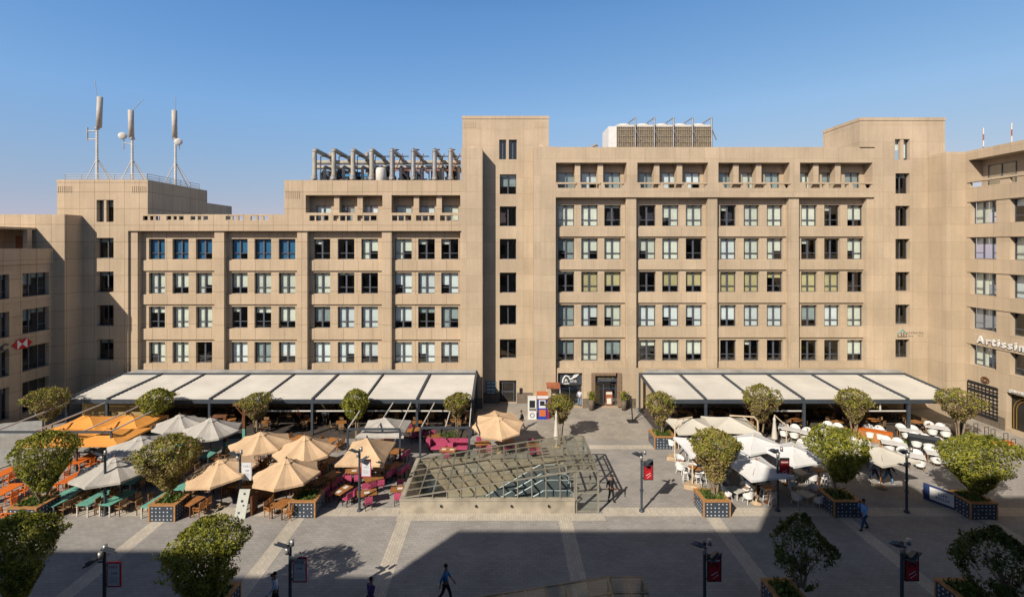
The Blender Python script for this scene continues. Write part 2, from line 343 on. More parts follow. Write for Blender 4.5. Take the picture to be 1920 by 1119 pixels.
def window_meshes(w, h, tr, blue):
    k = (round(w, 2), round(h, 2), tr, blue)
    if k in _wc: return _wc[k]
    m = MB(); e = .055
    m.box(0, w, -.03, .05, 0, e); m.box(0, w, -.03, .05, h - e, h); m.box(0, e, -.028, .048, e, h - e); m.box(w - e, w, -.028, .048, e, h - e)
    if tr == 3:
        for q in (.36, .7): m.box(w * q - .06, w * q + .06, -.035, .04, e, h - e)
        m.box(e, w * .36 - .06, -.02, .035, h * .27, h * .27 + .07); m.box(w * .7 + .06, w - e, -.02, .035, h * .27, h * .27 + .07)
    else:
        m.box(w / 2 - .05, w / 2 + .05, -.035, .04, e, h - e)
        if tr:
            m.box(e, w / 2 - .05, -.02, .035, h * .28, h * .28 + .075); m.box(w / 2 + .05, w - e, -.02, .035, h * .28, h * .28 + .075)
            m.box(w / 2 - .12, w / 2 - .05, -.015, .03, e, h - e); 
    fr = m.mesh('window', M['frame'])
    p = MB(); p.quad((e, .012, e), (w - e, .012, e), (w - e, .012, h - e), (e, .012, h - e)); pm = p.mesh('pane', M['glass_blue'] if blue else M['glass'])
    _wc[k] = (fr, pm); return _wc[k]
_bc = {}
def blind_mesh(w, h, dl, dr, mt):
    k = (round(w, 2), round(h, 2), dl, dr, mt)
    if k in _bc: return _bc[k]
    m = MB()
    if dl > 0: m.box(.06, w / 2 - .03, .12, .13, h - .05 - (h - .1) * dl, h - .05)
    if dr > 0: m.box(w / 2 + .03, w - .06, .12, .13, h - .05 - (h - .1) * dr, h - .05)
    _bc[k] = m.mesh('blind', M[mt]); return _bc[k]
def window(parent, loc, w, h, rz=0, tr=1, blind=None, blue=False, label=None):
    fr, pm = window_meshes(w, h, tr, blue)
    o = inst(fr, 'window', parent, loc, rz); inst(pm, 'pane', o)
    if blind and (blind[0] or blind[1]): inst(blind_mesh(w, h, *blind), 'blind', o)
    if label: o['label'] = label
    return o
rb = random.Random(3)
def rblind(kind):
    if kind == 'dark':
        return rb.choice([(0, 0, 'blind_cream'), (.12, .12, 'blind_cream'), (0, 0, 'blind_cream'), (.25, 0, 'blind_cream')])
    c = {'cream': 'blind_cream', 'white': 'blind_white', 'yellow': 'blind_yellow', 'grey': 'blind_grey'}[kind]
    return rb.choice([(1, 1), (1, 1), (.72, .72), (1, .6), (.6, 1), (.72, .72), (1, 1), (.3, .3)]) + (c,)
YW = F0 + 1.1
def bandz(pt, Y): return [fz(p, Y) for p in pt]

def office(root, bays, rows, spans, winx, kinds, wl_mat, ground_holes=(), zbase=0.0, ztop=None):
    """lower facade between band and ground: pilaster layer, spandrel layer, windows"""
    u0, u1 = spans
    A = MB(); TA = front(F0 + .2)
    zb = fz(rows[-1][1] + 15, F0 + .2)
    holes = [(fx(a, F0 + .2), fx(b, F0 + .2), zb, ztop - .002, .6) for a, b in bays]
    holed(A, TA, u0, u1, zbase, ztop, holes + list(ground_holes))
    B = MB(); TB = front(F0 + .8)
    wh = []
    for r in rows:
        for b in winx:
            for x0, x1 in b: wh.append((fx(x0, YW), fx(x1, YW), fz(r[1], YW), fz(r[0], YW), .3))
    for a, b in bays:
        a_, b_ = fx(a, F0 + .2), fx(b, F0 + .2)
        holed(B, TB, a_, b_, zb, ztop, [h for h in wh if a_ < h[0] < b_])
        # spandrels stand 15 cm proud of the pillars
        for i, r in enumerate(rows):
            zt = fz(r[1] + 2, F0 + .62); z1 = fz(rows[i + 1][0] - 3.5, F0 + .62) if i + 1 < len(rows) else zb
            if zt > z1: B.box(a_ + .003, b_ - .003, F0 + .62, F0 + .797, z1, zt)
    A.build('wall', M[wl_mat], root); B.build('spandrel_wall', M[wl_mat], root)
    for i, r in enumerate(rows):
        k = 0
        for b in winx:
            for x0, x1 in b:
                kd = kinds[i][k]; k += 1
                a = fx(x0, YW); window(root, (a, YW, fz(r[1], YW)), fx(x1, YW) - a, fz(r[0], YW) - fz(r[1], YW), 0, 1, rblind(kd) if kd != 'blue' else (1, rb.choice([1, .72]), 'blind_white'), kd == 'blue')
    # floors and rooms behind the glass
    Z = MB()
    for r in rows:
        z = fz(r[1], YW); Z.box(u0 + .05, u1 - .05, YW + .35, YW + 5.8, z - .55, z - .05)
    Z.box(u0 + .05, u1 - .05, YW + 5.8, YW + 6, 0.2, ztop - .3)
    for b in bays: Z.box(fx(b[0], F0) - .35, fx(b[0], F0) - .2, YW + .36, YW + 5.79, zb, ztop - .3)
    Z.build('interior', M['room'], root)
def body(mb, x0, x1, y0, y1, z0, z1): # shell behind the facade layers: sides, back, roof
    mb.quad((x0, y0, z1), (x1, y0, z1), (x1, y1, z1), (x0, y1, z1)); mb.quad((x0, y0, z0), (x0, y1, z0), (x0, y1, z1), (x0, y0, z1))
    mb.quad((x1, y0, z0), (x1, y1, z0), (x1, y1, z1), (x1, y0, z1)); mb.quad((x0, y1, z0), (x1, y1, z0), (x1, y1, z1), (x0, y1, z1))

def tower(root, x0, x1, Y, zt, wins, wx, mt, extra=(), z0=0.0, dark=True, tr=0, side=None, back=9):
    A = MB(); hs = []
    for a, b in wins: hs.append((fx(wx[0], Y), fx(wx[1], Y), fz(b, Y), fz(a, Y), .45))
    holed(A, front(Y), x0, x1, z0, zt, hs + list(extra))
    body(A, x0, x1, Y, Y + back, z0, zt)
    A.build('wall', M[mt], root)
    for i, h in enumerate(hs):
        window(root, (h[0], Y + .45, h[2]), h[1] - h[0], h[3] - h[2], 0, tr, rb.choice([None, None, (.2, .2, 'blind_grey')]))
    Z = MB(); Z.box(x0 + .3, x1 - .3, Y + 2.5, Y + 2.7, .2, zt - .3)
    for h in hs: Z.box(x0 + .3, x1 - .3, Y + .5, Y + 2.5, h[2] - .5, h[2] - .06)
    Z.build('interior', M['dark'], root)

# ---- left office block
L = thing('office_building', 'long beige stone office block behind the left pergola, stepped up one storey on its right', 'building', (0, 0, 0))
rowsL = [(448, 486), (511, 550), (574, 614), (640, 679)]
wxL = [[(283, 313), (327, 357), (371, 401)], [(436, 467), (480, 511), (525, 556)], [(590, 621), (635, 666), (679, 710)], [(741, 773), (785, 816), (828, 860)]]
kL = [['blue', 'blue', 'blue', 'blue', 'blue', 'blue', 'dark', 'dark', 'cream', 'cream', 'dark', 'dark'],
      ['cream'] * 3 + ['cream', 'cream', 'cream', 'cream', 'dark', 'dark', 'white', 'white', 'white'],
      ['cream', 'cream', 'cream', 'dark', 'cream', 'cream', 'grey', 'white', 'white', 'white', 'grey', 'grey'],
      ['cream', 'cream', 'dark', 'white', 'grey', 'white', 'white', 'white', 'white', 'white', 'white', 'white']]
zbL = fz(433, F0)
office(L, [(258, 402), (420, 557), (576, 716), (734, 863)], rowsL, (fx(240, F0), fx(865, F0)), wxL, kL, 'stone_l', ztop=zbL)
U = MB(); zp = fz(402, F0); zr = fz(338, F0)
xa, xm, xb = fx(240, F0), fx(533, F0), fx(865, F0)
slots = [(268, 300), (312, 344), (357, 390), (423, 456), (470, 503)]
holed(U, front(F0), xa, xm, zbL, zp, [(fx(a, F0), fx(b, F0), fz(413, F0), fz(405, F0), .22) for a, b in slots])
U.quad((xa, F0 + .22, zbL), (xm, F0 + .22, zbL), (xm, F0 + .22, fz(413.4, F0)), (xa, F0 + .22, fz(413.4, F0)))
for a, b in slots:
    for q in (.33, .66):
        x = fx(a + (b - a) * q, F0); U.box(x - .12, x + .12, F0 + .04, F0 + .2, fz(413, F0), fz(405, F0))
U.quad((xa, F0, zbL), (xb, F0, zbL), (xb, F0 + .21, zbL), (xa, F0 + .21, zbL))
hT = [(fx(573, F0), fx(717, F0), fz(399, F0), fz(366, F0), 1.2, 'b'), (fx(734, F0), fx(863, F0), fz(399, F0), fz(366, F0), 1.2, 'b')]
for h_ in hT: U.quad((h_[0], F0, h_[2]), (h_[1], F0, h_[2]), (h_[1], F0 + .25, h_[2]), (h_[0], F0 + .25, h_[2])); U.quad((h_[0], F0 + .25, h_[2]), (h_[1], F0 + .25, h_[2]), (h_[1], F0 + .25, fz(404, F0)), (h_[0], F0 + .25, fz(404, F0)))
slT = [(580, 616), (625, 661), (670, 706), (735, 771), (780, 816), (825, 860)]
hS = [(fx(a, F0), fx(b, F0), fz(414, F0), fz(404, F0), .25) for a, b in slT]
holed(U, front(F0), xm, xb, zbL, zr, hT + hS)
for i, (a, b) in enumerate(slT):
    for q in (.3, .65):
        x = fx(a + (b - a) * q, F0); U.box(x - .07, x + .07, F0 + .06, F0 + .2, fz(414, F0), fz(404, F0))
U.quad((xm, F0, zp), (xm, F0 + 9, zp), (xm, F0 + 9, zr), (xm, F0, zr))
U.quad((xm, F0, zr), (xb, F0, zr), (xb, F0 + .5, zr), (xm, F0 + .5, zr)); U.quad((xm, F0 + .5, zr), (xb, F0 + .5, zr), (xb, F0 + .5, zr - .9), (xm, F0 + .5, zr - .9))
U.quad((xm, F0 + .5, zr - .9), (xb, F0 + .5, zr - .9), (xb, F0 + 12, zr - .9), (xm, F0 + 12, zr - .9))
U.quad((xa, F0, zp), (xm, F0, zp), (xm, F0 + .22, zp), (xa, F0 + .22, zp))
U.quad((xa, F0 + .22, zp - 1.2), (xm, F0 + .22, zp - 1.2), (xm, F0 + 12, zp - 1.2), (xa, F0 + 12, zp - 1.2))
for k in range(8): U.box(fx(535 + k * 3.6, F0), fx(536.4 + k * 3.6, F0), F0 - .035, F0 - .002, fz(372, F0), fz(358, F0))
U.build('parapet', M['stone_l'], L)
def topfloor(root, bays, wx, ytop, ysill, zfloor, nm):
    B = MB(); Yb = F0 + 1.2
    for a, b in bays:
        a_, b_ = fx(a, F0), fx(b, F0)
        hs = [(fx(p, Yb), fx(q, Yb), zfloor + .1, fz(ytop, Yb), .12) for p, q in wx if a < p < b or a_ < fx(p, Yb) < b_]
        holed(B, front(Yb), a_ - .8, b_ + .8, zfloor, fz(ysill, F0) , hs)
        B.quad((a_ - .8, F0 + .25, zfloor), (b_ + .8, F0 + .25, zfloor), (b_ + .8, Yb, zfloor), (a_ - .8, Yb, zfloor))
        B.quad((a_ - .8, F0 + .25, zfloor), (b_ + .8, F0 + .25, zfloor), (b_ + .8, F0 + .25, zfloor - .5), (a_ - .8, F0 + .25, zfloor - .5))
    B.build('balcony_wall', M[nm], root)
    for p, q in wx:
        x = fx(p, Yb); window(root, (x, Yb + .12, zfloor + .1), fx(q, Yb) - x, fz(ytop, Yb) - zfloor - .1, 0, 0, rb.choice([(1, 1, 'blind_cream'), (1, 1, 'blind_grey'), (1, .6, 'blind_white')]))
    # pillars between the balcony windows
    for a, b in bays:
        ws = [w for w in wx if a - 5 < w[0] < b]
        for w1, w2 in zip(ws[:-1], ws[1:]):
            c = (w1[1] + w2[0]) / 2; P = MB(); P.box(fx(c, F0) - .28, fx(c, F0) + .28, F0 + .35, F0 + 1.197, zfloor, fz(ysill, F0) - .003); P.build('balcony_pillar', M[nm], root)
topfloor(L, [(573, 717), (734, 863)], [(593, 621), (637, 665), (681, 709), (743, 772), (787, 815), (830, 860)], 386, 366, fz(414, F0) - .02, 'stone_l')
Zt = MB(); Zt.box(xa + .1, xm - .1, F0 + 1.3, F0 + 1.5, zp - 1.19, zp - .5); Zt.build('terrace_upstand', M['offwhite'], L)
Zt = MB(); Zt.box(xm + .3, xb - .1, F0 + 2.6, F0 + 2.8, zbL + .3, zr - 1); Zt.box(xa + .2, xb - .1, F0 + 10, F0 + 10.2, 0, zbL); Zt.build('back_wall', M['room'], L)
Zf = MB(); Zf.box(xa + .1, xb - .2, YW + .4, YW + .6, 0, fz(694, F0) - .05); Zf.build('shop_front', M['dark'], L)

# ---- left stair tower with its rear penthouse
T = thing('stair_tower', 'beige stair tower with one column of windows, carrying three antenna masts', 'tower')
xl, xr = fx(107, F0), fx(240, F0); zt = fz(337, F0)
tower(T, xl, xr, F0, fz(418, F0), [(446, 484), (509, 548), (572, 611), (636, 675)], (181, 213), 'stone_l')
A = MB(); x2 = fx(277, F0)
hh = (fx(181, F0), fx(213, F0), fz(416, F0), fz(375, F0), .45)
A2 = MB(); zz = fz(402, F0)
# upper tower from parapet level
holed(A2, front(F0), xl, xr, fz(418, F0), zz, [(hh[0], hh[1], hh[2], zz, .45, 't')])
holed(A2, front(F0), xl, x2, zz, zt, [(hh[0], hh[1], zz, hh[3], .45, 'b')])
A2.quad((xl, F0, zt), (x2, F0, zt), (x2, 60.5, zt), (xl, 60.5, zt)); A2.quad((x2, F0, zz), (x2, 60.5, zz), (x2, 60.5, zt), (x2, F0, zt)); A2.quad((xl, F0, zz), (xl, 60.5, zz), (xl, 60.5, zt), (xl, F0, zt))
A2.box(xl - .03, x2 + .03, F0 - .03, F0 + .0, zt - .28, zt)
for s in (108, 247):
    for k in range(8): A2.box(fx(s + k * 3.6, F0), fx(s + 1.5 + k * 3.6, F0), F0 - .035, F0 - .002, fz(361, F0), fz(349, F0))
A2.build('wall', M['stone_l'], T)
B2 = MB(); x3 = fx(436, 66); B2.box(x2 - 6, x2 - .02, 60.5, 66, zz - 2, 22.3); B2.build('penthouse', M['stone_l'], T)
window(T, (hh[0], F0 + .45, hh[2]), hh[1] - hh[0], hh[3] - hh[2], 0, 0, (1, .3, 'blind_grey'))
q = MB(); q.box(hh[0] + .72, hh[0] + .98, F0 + .05, F0 + .4, hh[2], hh[3]); q.build('window_pillar', M['stone_l'], T)
I = MB(); I.box(xl + .5, x2 - .5, F0 + 2, F0 + 2.2, hh[2], zt - .2); I.build('upper_interior', M['dark'], T)

# ---- left wing at right angles, with projecting corner block
W = thing('wing_building', 'shaded beige wing at the left edge with wide dark windows and bank lettering', 'building')
Yb_ = 48.4; xw = -45.2; xc = -43.97; ztB = fz(402, Yb_)
A = MB()
A.quad((xw - 14, Yb_, 0), (xc, Yb_, 0), (xc, Yb_, ztB), (xw - 14, Yb_, ztB)); A.quad((xc, Yb_, 0), (xc, F0, 0), (xc, F0, ztB), (xc, Yb_, ztB))
A.quad((xw - 14, Yb_, ztB), (xc, Yb_, ztB), (xc, Yb_ + 10, ztB), (xw - 14, Yb_ + 10, ztB)); A.quad((xc, F0 + 10, ztB), (xc, F0, ztB), (xl, F0, ztB), (xl, F0 + 10, ztB))
A.quad((xc, F0, fz(402, F0)), (xc, F0 + 10, fz(402, F0)), (xc, F0 + 10, ztB), (xc, F0, ztB))
TL = lambda u, d, z: (xw - d, u, z)
zrw = [(12.15, 14.35), (8.65, 10.95), (5.1, 7.4), (1.2, 4.1)]
hs = []
for c in ((45.4, 48.05), (42.9, 44.2)):
    for a, b in zrw: hs.append((c[0], c[1], a, b, .4))
holed(A, TL, 42.65, Yb_, 0, 16.7, hs)
A.quad((xw, 42.65, 0), (xw - 14, 42.65, 0), (xw - 14, 42.65, 16.7), (xw, 42.65, 16.7)); A.quad((xw - .3, 42.65, 15.6), (xw - 14, 42.65, 15.6), (xw - 14, Yb_, 15.6), (xw - .3, Yb_, 15.6))
A.quad((xw, 42.65, 16.7), (xw, Yb_, 16.7), (xw - .3, Yb_, 16.7), (xw - .3, 42.65, 16.7)); A.quad((xw - .3, 42.65, 16.7), (xw - .3, Yb_, 16.7), (xw - .3, Yb_, 15.6), (xw - .3, 42.65, 15.6))
for z in (7.95, 11.45, 14.9): A.box(xw - .002, xw + .05, 42.66, Yb_ - .01, z, z + .22)
A.box(xw - .001, xw + .12, 42.66, Yb_ - .01, 15.2, 16.66)
A.build('wall', M['stone_l'], W)
for h in hs:
    window(W, (xw - .4, h[0], h[2]), h[1] - h[0], h[3] - h[2], R(90), 3, rb.choice([None, (.5, .2, 'blind_grey')]))
I = MB(); I.box(xw - 3.2, xw - 3, 42.7, Yb_, 0, 15.5)
for a, b in zrw: I.box(xw - 3, xw - .5, 42.7, Yb_ - .01, a - .4, a - .05)
I.build('interior', M['dark'], W)
# terrace penthouse with canopy slab
m = MB(); m.box(xw - 9, xw - 1.6, 44.0, Yb_ - .01, 18.55, 18.75); m.box(xw - 1.95, xw - 1.5, 47.4, 47.85, 15.6, 18.54); m.box(xw - 1.95, xw - 1.5, 44.3, 44.6, 15.6, 18.54); m.build('terrace_canopy', M['stone_l'], W)
m = MB(); m.box(xw - 6, xw - 4, 44.2, 47, 15.6, 18.5); m.build('terrace_room', M['stone_l'], W)
m = MB(); m.box(xw - 3.6, xw - 2.6, Yb_ - .08, Yb_ - .02, 15.6, 17.9); m.build('door', M['rust'], W)

# ---- centre stair tower
C = thing('stair_tower', 'tallest beige stair tower in the middle with paired piers and one window column', 'tower')
YT = F0 + 1.75
x0, x1 = fx(867, YT), fx(1029, YT); ztC = fz(218, YT)
wc = [(327, 364), (387, 424), (448, 486), (511, 549), (572, 609), (636, 672)]
dz = (fx(936, YT), fx(968, YT), .05, fz(713, YT), .45)
A = MB(); hs = [(fx(937, YT), fx(968, YT), fz(b, YT), fz(a, YT), .4) for a, b in wc]
h0a = (fx(936, YT), fx(949, YT), fz(299, YT), fz(262, YT), .4); h0b = (fx(954, YT), fx(969, YT), fz(299, YT), fz(262, YT), .4)
holed(A, front(YT), x0, x1, 0, ztC, hs + [h0a, h0b, dz]); body(A, x0, x1, YT, YT + 9, 0, ztC)
A.box(x0 - .04, x1 + .04, YT - .05, YT, ztC - .3, ztC + .02)
for s in (869, 1003):
    for k in range(7): A.box(fx(s + k * 3.5, YT), fx(s + 1.2 + k * 3.5, YT), YT - .03, YT - .002, fz(240, YT), fz(228, YT))
A.build('wall', M['stone'], C)
P = MB(); a, b = fx(865, F0), fx(904, F0); zq = fz(277, F0)
P.box(a, b, F0, YT - .003, 0, zq); P.box(b - .001, b + .03, F0 + .002, YT - .004, 0.01, zq - .01)
P.quad((a + .4, F0 + .5, zq + .002), ((a + b) / 2, F0 + .8, zq + .35), (b - .3, F0 + .5, zq + .002), ((a + b) / 2, F0 + .3, zq + .02))
a2, b2 = fx(1001, F0), fx(1042, F0)
P.box(a2, b2, F0, YT - .003, 0, fz(275, F0)); P.quad((a2 + .4, F0 + .5, zq + .12), ((a2 + b2) / 2 - .4, F0 + .8, zq + .5), (b2 - .9, F0 + .5, zq + .12), ((a2 + b2) / 2, F0 + .3, zq + .14))
P.build('pier', M['stone'], C)
for h in hs + [h0a, h0b]: window(C, (h[0], YT + .4, h[2]), h[1] - h[0], h[3] - h[2], 0, 0, (.6, .6, 'blind_grey') if h[3] > 22 and h[1] - h[0] > 1.2 else None)
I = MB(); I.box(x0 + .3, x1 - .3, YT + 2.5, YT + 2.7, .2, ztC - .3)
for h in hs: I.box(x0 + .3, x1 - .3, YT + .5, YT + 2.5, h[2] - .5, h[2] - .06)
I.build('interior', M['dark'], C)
D = MB(); D.box(dz[0] + .02, dz[0] + .12, YT + .3, YT + .4, .05, dz[3]); D.box(dz[1] - .3, dz[1] - .2, YT + .3, YT + .4, .05, dz[3]); D.box(dz[0] + .12, dz[1] - .3, YT + .3, YT + .4, dz[3] - .35, dz[3] - .25); D.box(dz[0] + .12, dz[1] - .3, YT + .3, YT + .4, 1.1, 1.2); D.box(dz[0] + .3, dz[0] + .38, YT + .3, YT + .4, .06, dz[3] - .36)
d = D.build('door', M['frame'], C); e = MB(); e.quad((dz[0], YT + .38, .05), (dz[1], YT + .38, .05), (dz[1], YT + .38, dz[3]), (dz[0], YT + .38, dz[3])); e.build('pane', M['dark'], d)
m = MB(); m.box(b + .04, fx(937, YT) - .02, YT - .05, YT - .003, 0, 1.15); m.build('plinth', M['stone_d'], C); m = MB(); m.box(fx(969, YT), fx(1001, F0) - .01, YT - .05, YT - .003, 0, 1.15); m.build('plinth', M['stone_d'], C); m = MB(); m.box(a2 - .03, b2 + .03, F0 - .04, F0 - .003, 0, 1.1); m.build('plinth', M['stone_d'], C); m = MB(); m.box(a - .02, b + .05, F0 - .04, F0 - .003, 0, 1.1); m.build('plinth', M['stone_d'], C)
m = MB(); m.box(fx(974, YT), fx(979.5, YT), YT - .06, YT - .004, fz(738, YT), fz(727, YT)); pl = m.build('door_sign', M['black'], C)

# ---- right office block
Rr = thing('office_building', 'tall beige stone office block right of centre with a balcony storey under its parapet', 'building')
rowsR = [(385, 424), (447, 486), (509, 547), (571, 611), (636, 675)]
wxR = [[(1046, 1076), (1089, 1120), (1132, 1163)], [(1197, 1228), (1240, 1271), (1284, 1315)], [(1348, 1378), (1392, 1421), (1435, 1465)], [(1499, 1529), (1542, 1571), (1585, 1615)]]
kR = [['cream', 'cream', 'dark', 'dark', 'cream', 'cream', 'dark', 'cream', 'cream', 'cream', 'dark', 'cream'],
      ['grey', 'cream', 'cream', 'cream', 'cream', 'dark', 'white', 'cream', 'cream', 'dark', 'dark', 'cream'],
      ['dark', 'yellow', 'yellow', 'dark', 'yellow', 'yellow', 'yellow', 'yellow', 'yellow', 'yellow', 'yellow', 'dark'],
      ['grey', 'white', 'cream', 'white', 'white', 'white', 'white', 'white', 'white', 'grey', 'white', 'cream'],
      ['grey', 'cream', 'grey', 'cream', 'cream', 'cream', 'dark', 'dark', 'dark', 'dark', 'dark', 'cream']]
zbR = fz(370, F0); xa, xb = fx(1042, F0), fx(1640, F0)
GA = F0 + .2
gh = [(fx(1046, GA), fx(1092, GA), .02, fz(699, GA), .9), (fx(1109, GA), fx(1165, GA), .02, fz(699, GA), .9)]
bR = [(1042.5, 1174), (1193, 1327), (1345, 1479), (1498, 1625)]
office(Rr, bR, rowsR, (xa, xb), wxR, kR, 'stone', gh, ztop=zbR)
U = MB(); zr = fz(276, F0)
hT = [(fx(a, F0), fx(b, F0), fz(342, F0), fz(305, F0), 1.4, 'b') for a, b in ((1042.5, 1175), (1195, 1328), (1347, 1481), (1500, 1636))]
for h_ in hT: U.quad((h_[0], F0, h_[2]), (h_[1], F0, h_[2]), (h_[1], F0 + .25, h_[2]), (h_[0], F0 + .25, h_[2]))
slR = [(1046, 1079), (1090, 1123), (1134, 1167), (1201, 1235), (1245, 1279), (1290, 1323), (1357, 1390), (1401, 1434), (1445, 1479), (1511, 1544), (1555, 1588), (1600, 1633)]
hS = [(fx(a, F0), fx(b, F0), fz(352.5, F0), fz(345.5, F0), .25) for a, b in slR]
holed(U, front(F0), xa, xb, zbR, zr, hT + hS)
for a, b in slR: U.box(fx(a - 2, F0), fx(b + 2, F0), F0 - .1, F0 - .003, fz(345.3, F0), fz(342.2, F0))
U.quad((xa, F0, zbR), (xb, F0, zbR), (xb, F0 + .21, zbR), (xa, F0 + .21, zbR))
U.quad((xa, F0, zr), (xb, F0, zr), (xb, F0 + .5, zr), (xa, F0 + .5, zr)); U.quad((xa, F0 + .5, zr), (xb, F0 + .5, zr), (xb, F0 + .5, zr - .6), (xa, F0 + .5, zr - .6))
U.quad((xa, F0 + .5, zr - .6), (xb, F0 + .5, zr - .6), (xb, F0 + 14, zr - .6), (xa, F0 + 14, zr - .6))
U.quad((xb, F0 + .5, zr), (xb, F0 + 14, zr), (xb, F0 + 14, 0), (xb, F0 + .5, 0))
U.build('parapet', M['stone'], Rr)
wt = [(1046, 1078), (1090, 1121), (1133, 1163), (1198, 1226), (1241, 1269), (1284, 1312), (1348, 1375), (1391, 1418), (1434, 1461), (1498, 1527), (1541, 1567), (1584, 1611)]
F0_ = F0
topfloor(Rr, [(1043, 1175), (1195, 1328), (1347, 1481), (1500, 1636)], wt, 324, 305, fz(352.5, F0) - .02, 'stone')
Zf = MB(); Zf.box(fx(1175, F0), xb - .2, YW + .4, YW + .6, 0, fz(694, F0) - .05); Zf.build('shop_front', M['dark'], Rr)
Zt = MB(); Zt.box(xa + .3, xb - .1, F0 + 3.2, F0 + 3.4, zbR + .2, zr - .8); Zt.build('back_wall', M['room'], Rr)
# two shop entrances of the right block
g0 = gh[0]; m = MB(); m.box(g0[0] + .01, g0[1] - .01, GA + .35, GA + .45, g0[3] - 1.3, g0[3] - .01); sg = m.build('sign_board', M['navy'], Rr)
m = MB()
for x in (g0[0] + .05, (g0[0] + g0[1]) / 2, g0[1] - .12): m.box(x, x + .07, GA + .7, GA + .78, .02, g0[3] - 1.31)
sf = m.build('glass_door', M['frame'], Rr); m = MB(); m.quad((g0[0], GA + .74, .02), (g0[1], GA + .74, .02), (g0[1], GA + .74, 2.5), (g0[0], GA + .74, 2.5)); m.build('pane', M['glass'], sf)
g1 = gh[1]; m = MB()
for k in range(16):
    z = g1[3] - .25 - k * .25
    if z < 0: break
    m.box(g1[0] - .02, g1[0] + .38, GA - .08 - .03 * (k % 2), GA + .5, z, z + .23); m.box(g1[1] - .38, g1[1] + .02, GA - .08 - .03 * (k % 2), GA + .5, z, z + .23)
for k in range(10):
    x = g1[0] + .4 + k * .24
    if x + .22 < g1[1] - .38: m.box(x, x + .22, GA - .08 - .03 * (k % 2), GA + .5, g1[3] - .26, g1[3] - .01)
m.build('carved_door_surround', mat('brown_carved_stone', (.26, .18, .12), .8, .3, 8), Rr)
m = MB(); m.box(g1[0] + .39, g1[1] - .39, GA + .3, GA + .4, g1[3] - 1.0, g1[3] - .28); m.build('sign_board', M['navy'], Rr)
m = MB(); m.box(g1[0] + .45, g1[0] + .55, GA + .7, GA + .78, .02, g1[3] - 1.0); m.box(g1[0] + 1.35, g1[0] + 1.42, GA + .7, GA + .78, .02, g1[3] - 1.0); m.box(g1[1] - .5, g1[1] - .42, GA + .7, GA + .78, .02, g1[3] - 1.0)
sf = m.build('glass_door', M['frame'], Rr); m = MB(); m.quad((g1[0] + .39, GA + .74, .02), (g1[1] - .39, GA + .74, .02), (g1[1] - .39, GA + .74, 2.9), (g1[0] + .39, GA + .74, 2.9)); m.build('pane', M['glass'], sf)
m = MB(); m.box(g1[0] + 1.62, g1[0] + 2.32, GA + .6, GA + .66, .12, 1.55); pp = m.build('door_poster', M['rust'], Rr); m = MB(); m.box(g1[0] + 1.74, g1[0] + 2.2, GA + .57, GA + .598, .25, .85); m.box(g1[0] + 1.66, g1[0] + 2.28, GA + .57, GA + .598, 1.25, 1.5); m.build('poster_print', M['blind_cream'], pp)
m = MB(); m.box(g1[0] + .6, g1[0] + 1.1, GA + 1.2, GA + 1.5, .02, 2.0); m.build('shop_display', mat('ochre_display', (.6, .35, .05), .6, .2, 3), Rr)
m = MB(); m.box(g0[1] + .02, g1[0] - .04, GA - .04, GA - .003, 0, 1.0); m.build('plinth', M['stone_d'], Rr); m = MB(); m.box(g1[1] + .03, fx(1192, GA), GA - .04, GA - .003, 0, 1.0); m.build('plinth', M['stone_d'], Rr)

# ---- right stair tower
T2 = thing('stair_tower', 'beige stair tower at the right with narrow windows and a receding rooftop block', 'tower')
x0, x1 = fx(1640, F0), 44.2
tower(T2, x0, x1, F0, fz(303, F0), [(325, 363), (386, 424), (448, 486), (510, 546), (571, 608), (636, 671)], (1679, 1706), 'stone', back=9)
A = MB(); xa_, xb_ = fx(1612, F0), fx(1772, F0); z1 = fz(221, F0); z0 = fz(278, F0)
hu = (fx(1678, F0), fx(1706, F0), fz(300, F0), fz(261, F0), .4)
holed(A, front(F0), xa_, xb_, z0, z1, [(hu[0], hu[1], z0, hu[3], .4, 'b')])
holed(A, front(F0), x0, x1, fz(303, F0), z0, [(hu[0], hu[1], hu[2], z0, .4, 't')])
yb = 56.2; A.quad((xa_, F0, z0), (xa_, yb, z0), (xa_, yb, z1), (xa_, F0, z1)); A.quad((xb_, F0, z0 - 4), (xb_, yb, z0 - 4), (xb_, yb, z1), (xb_, F0, z1)); A.quad((xa_, F0, z1), (xb_, F0, z1), (xb_, yb, z1), (xa_, yb, z1))
A.quad((44.2, F0, z0 - 4), (xb_, F0, z0 - 4), (xb_, F0, z0), (44.2, F0, z0)); A.box(xa_ - .04, xb_ + .04, F0 - .05, F0 - .002, z1 - .3, z1 + .02); A.box(xa_ - .045, xa_ - .002, F0, yb, z1 - .3, z1 + .02)
A.build('roof_block', M['stone'], T2)
window(T2, (hu[0], F0 + .4, hu[2]), hu[1] - hu[0], hu[3] - hu[2], 0, 0, (.5, .9, 'blind_white'))
q = MB(); q.box(hu[0] + .62, hu[0] + .95, F0 + .06, F0 + .36, hu[2], hu[3]); q.build('window_pillar', M['stone'], T2)

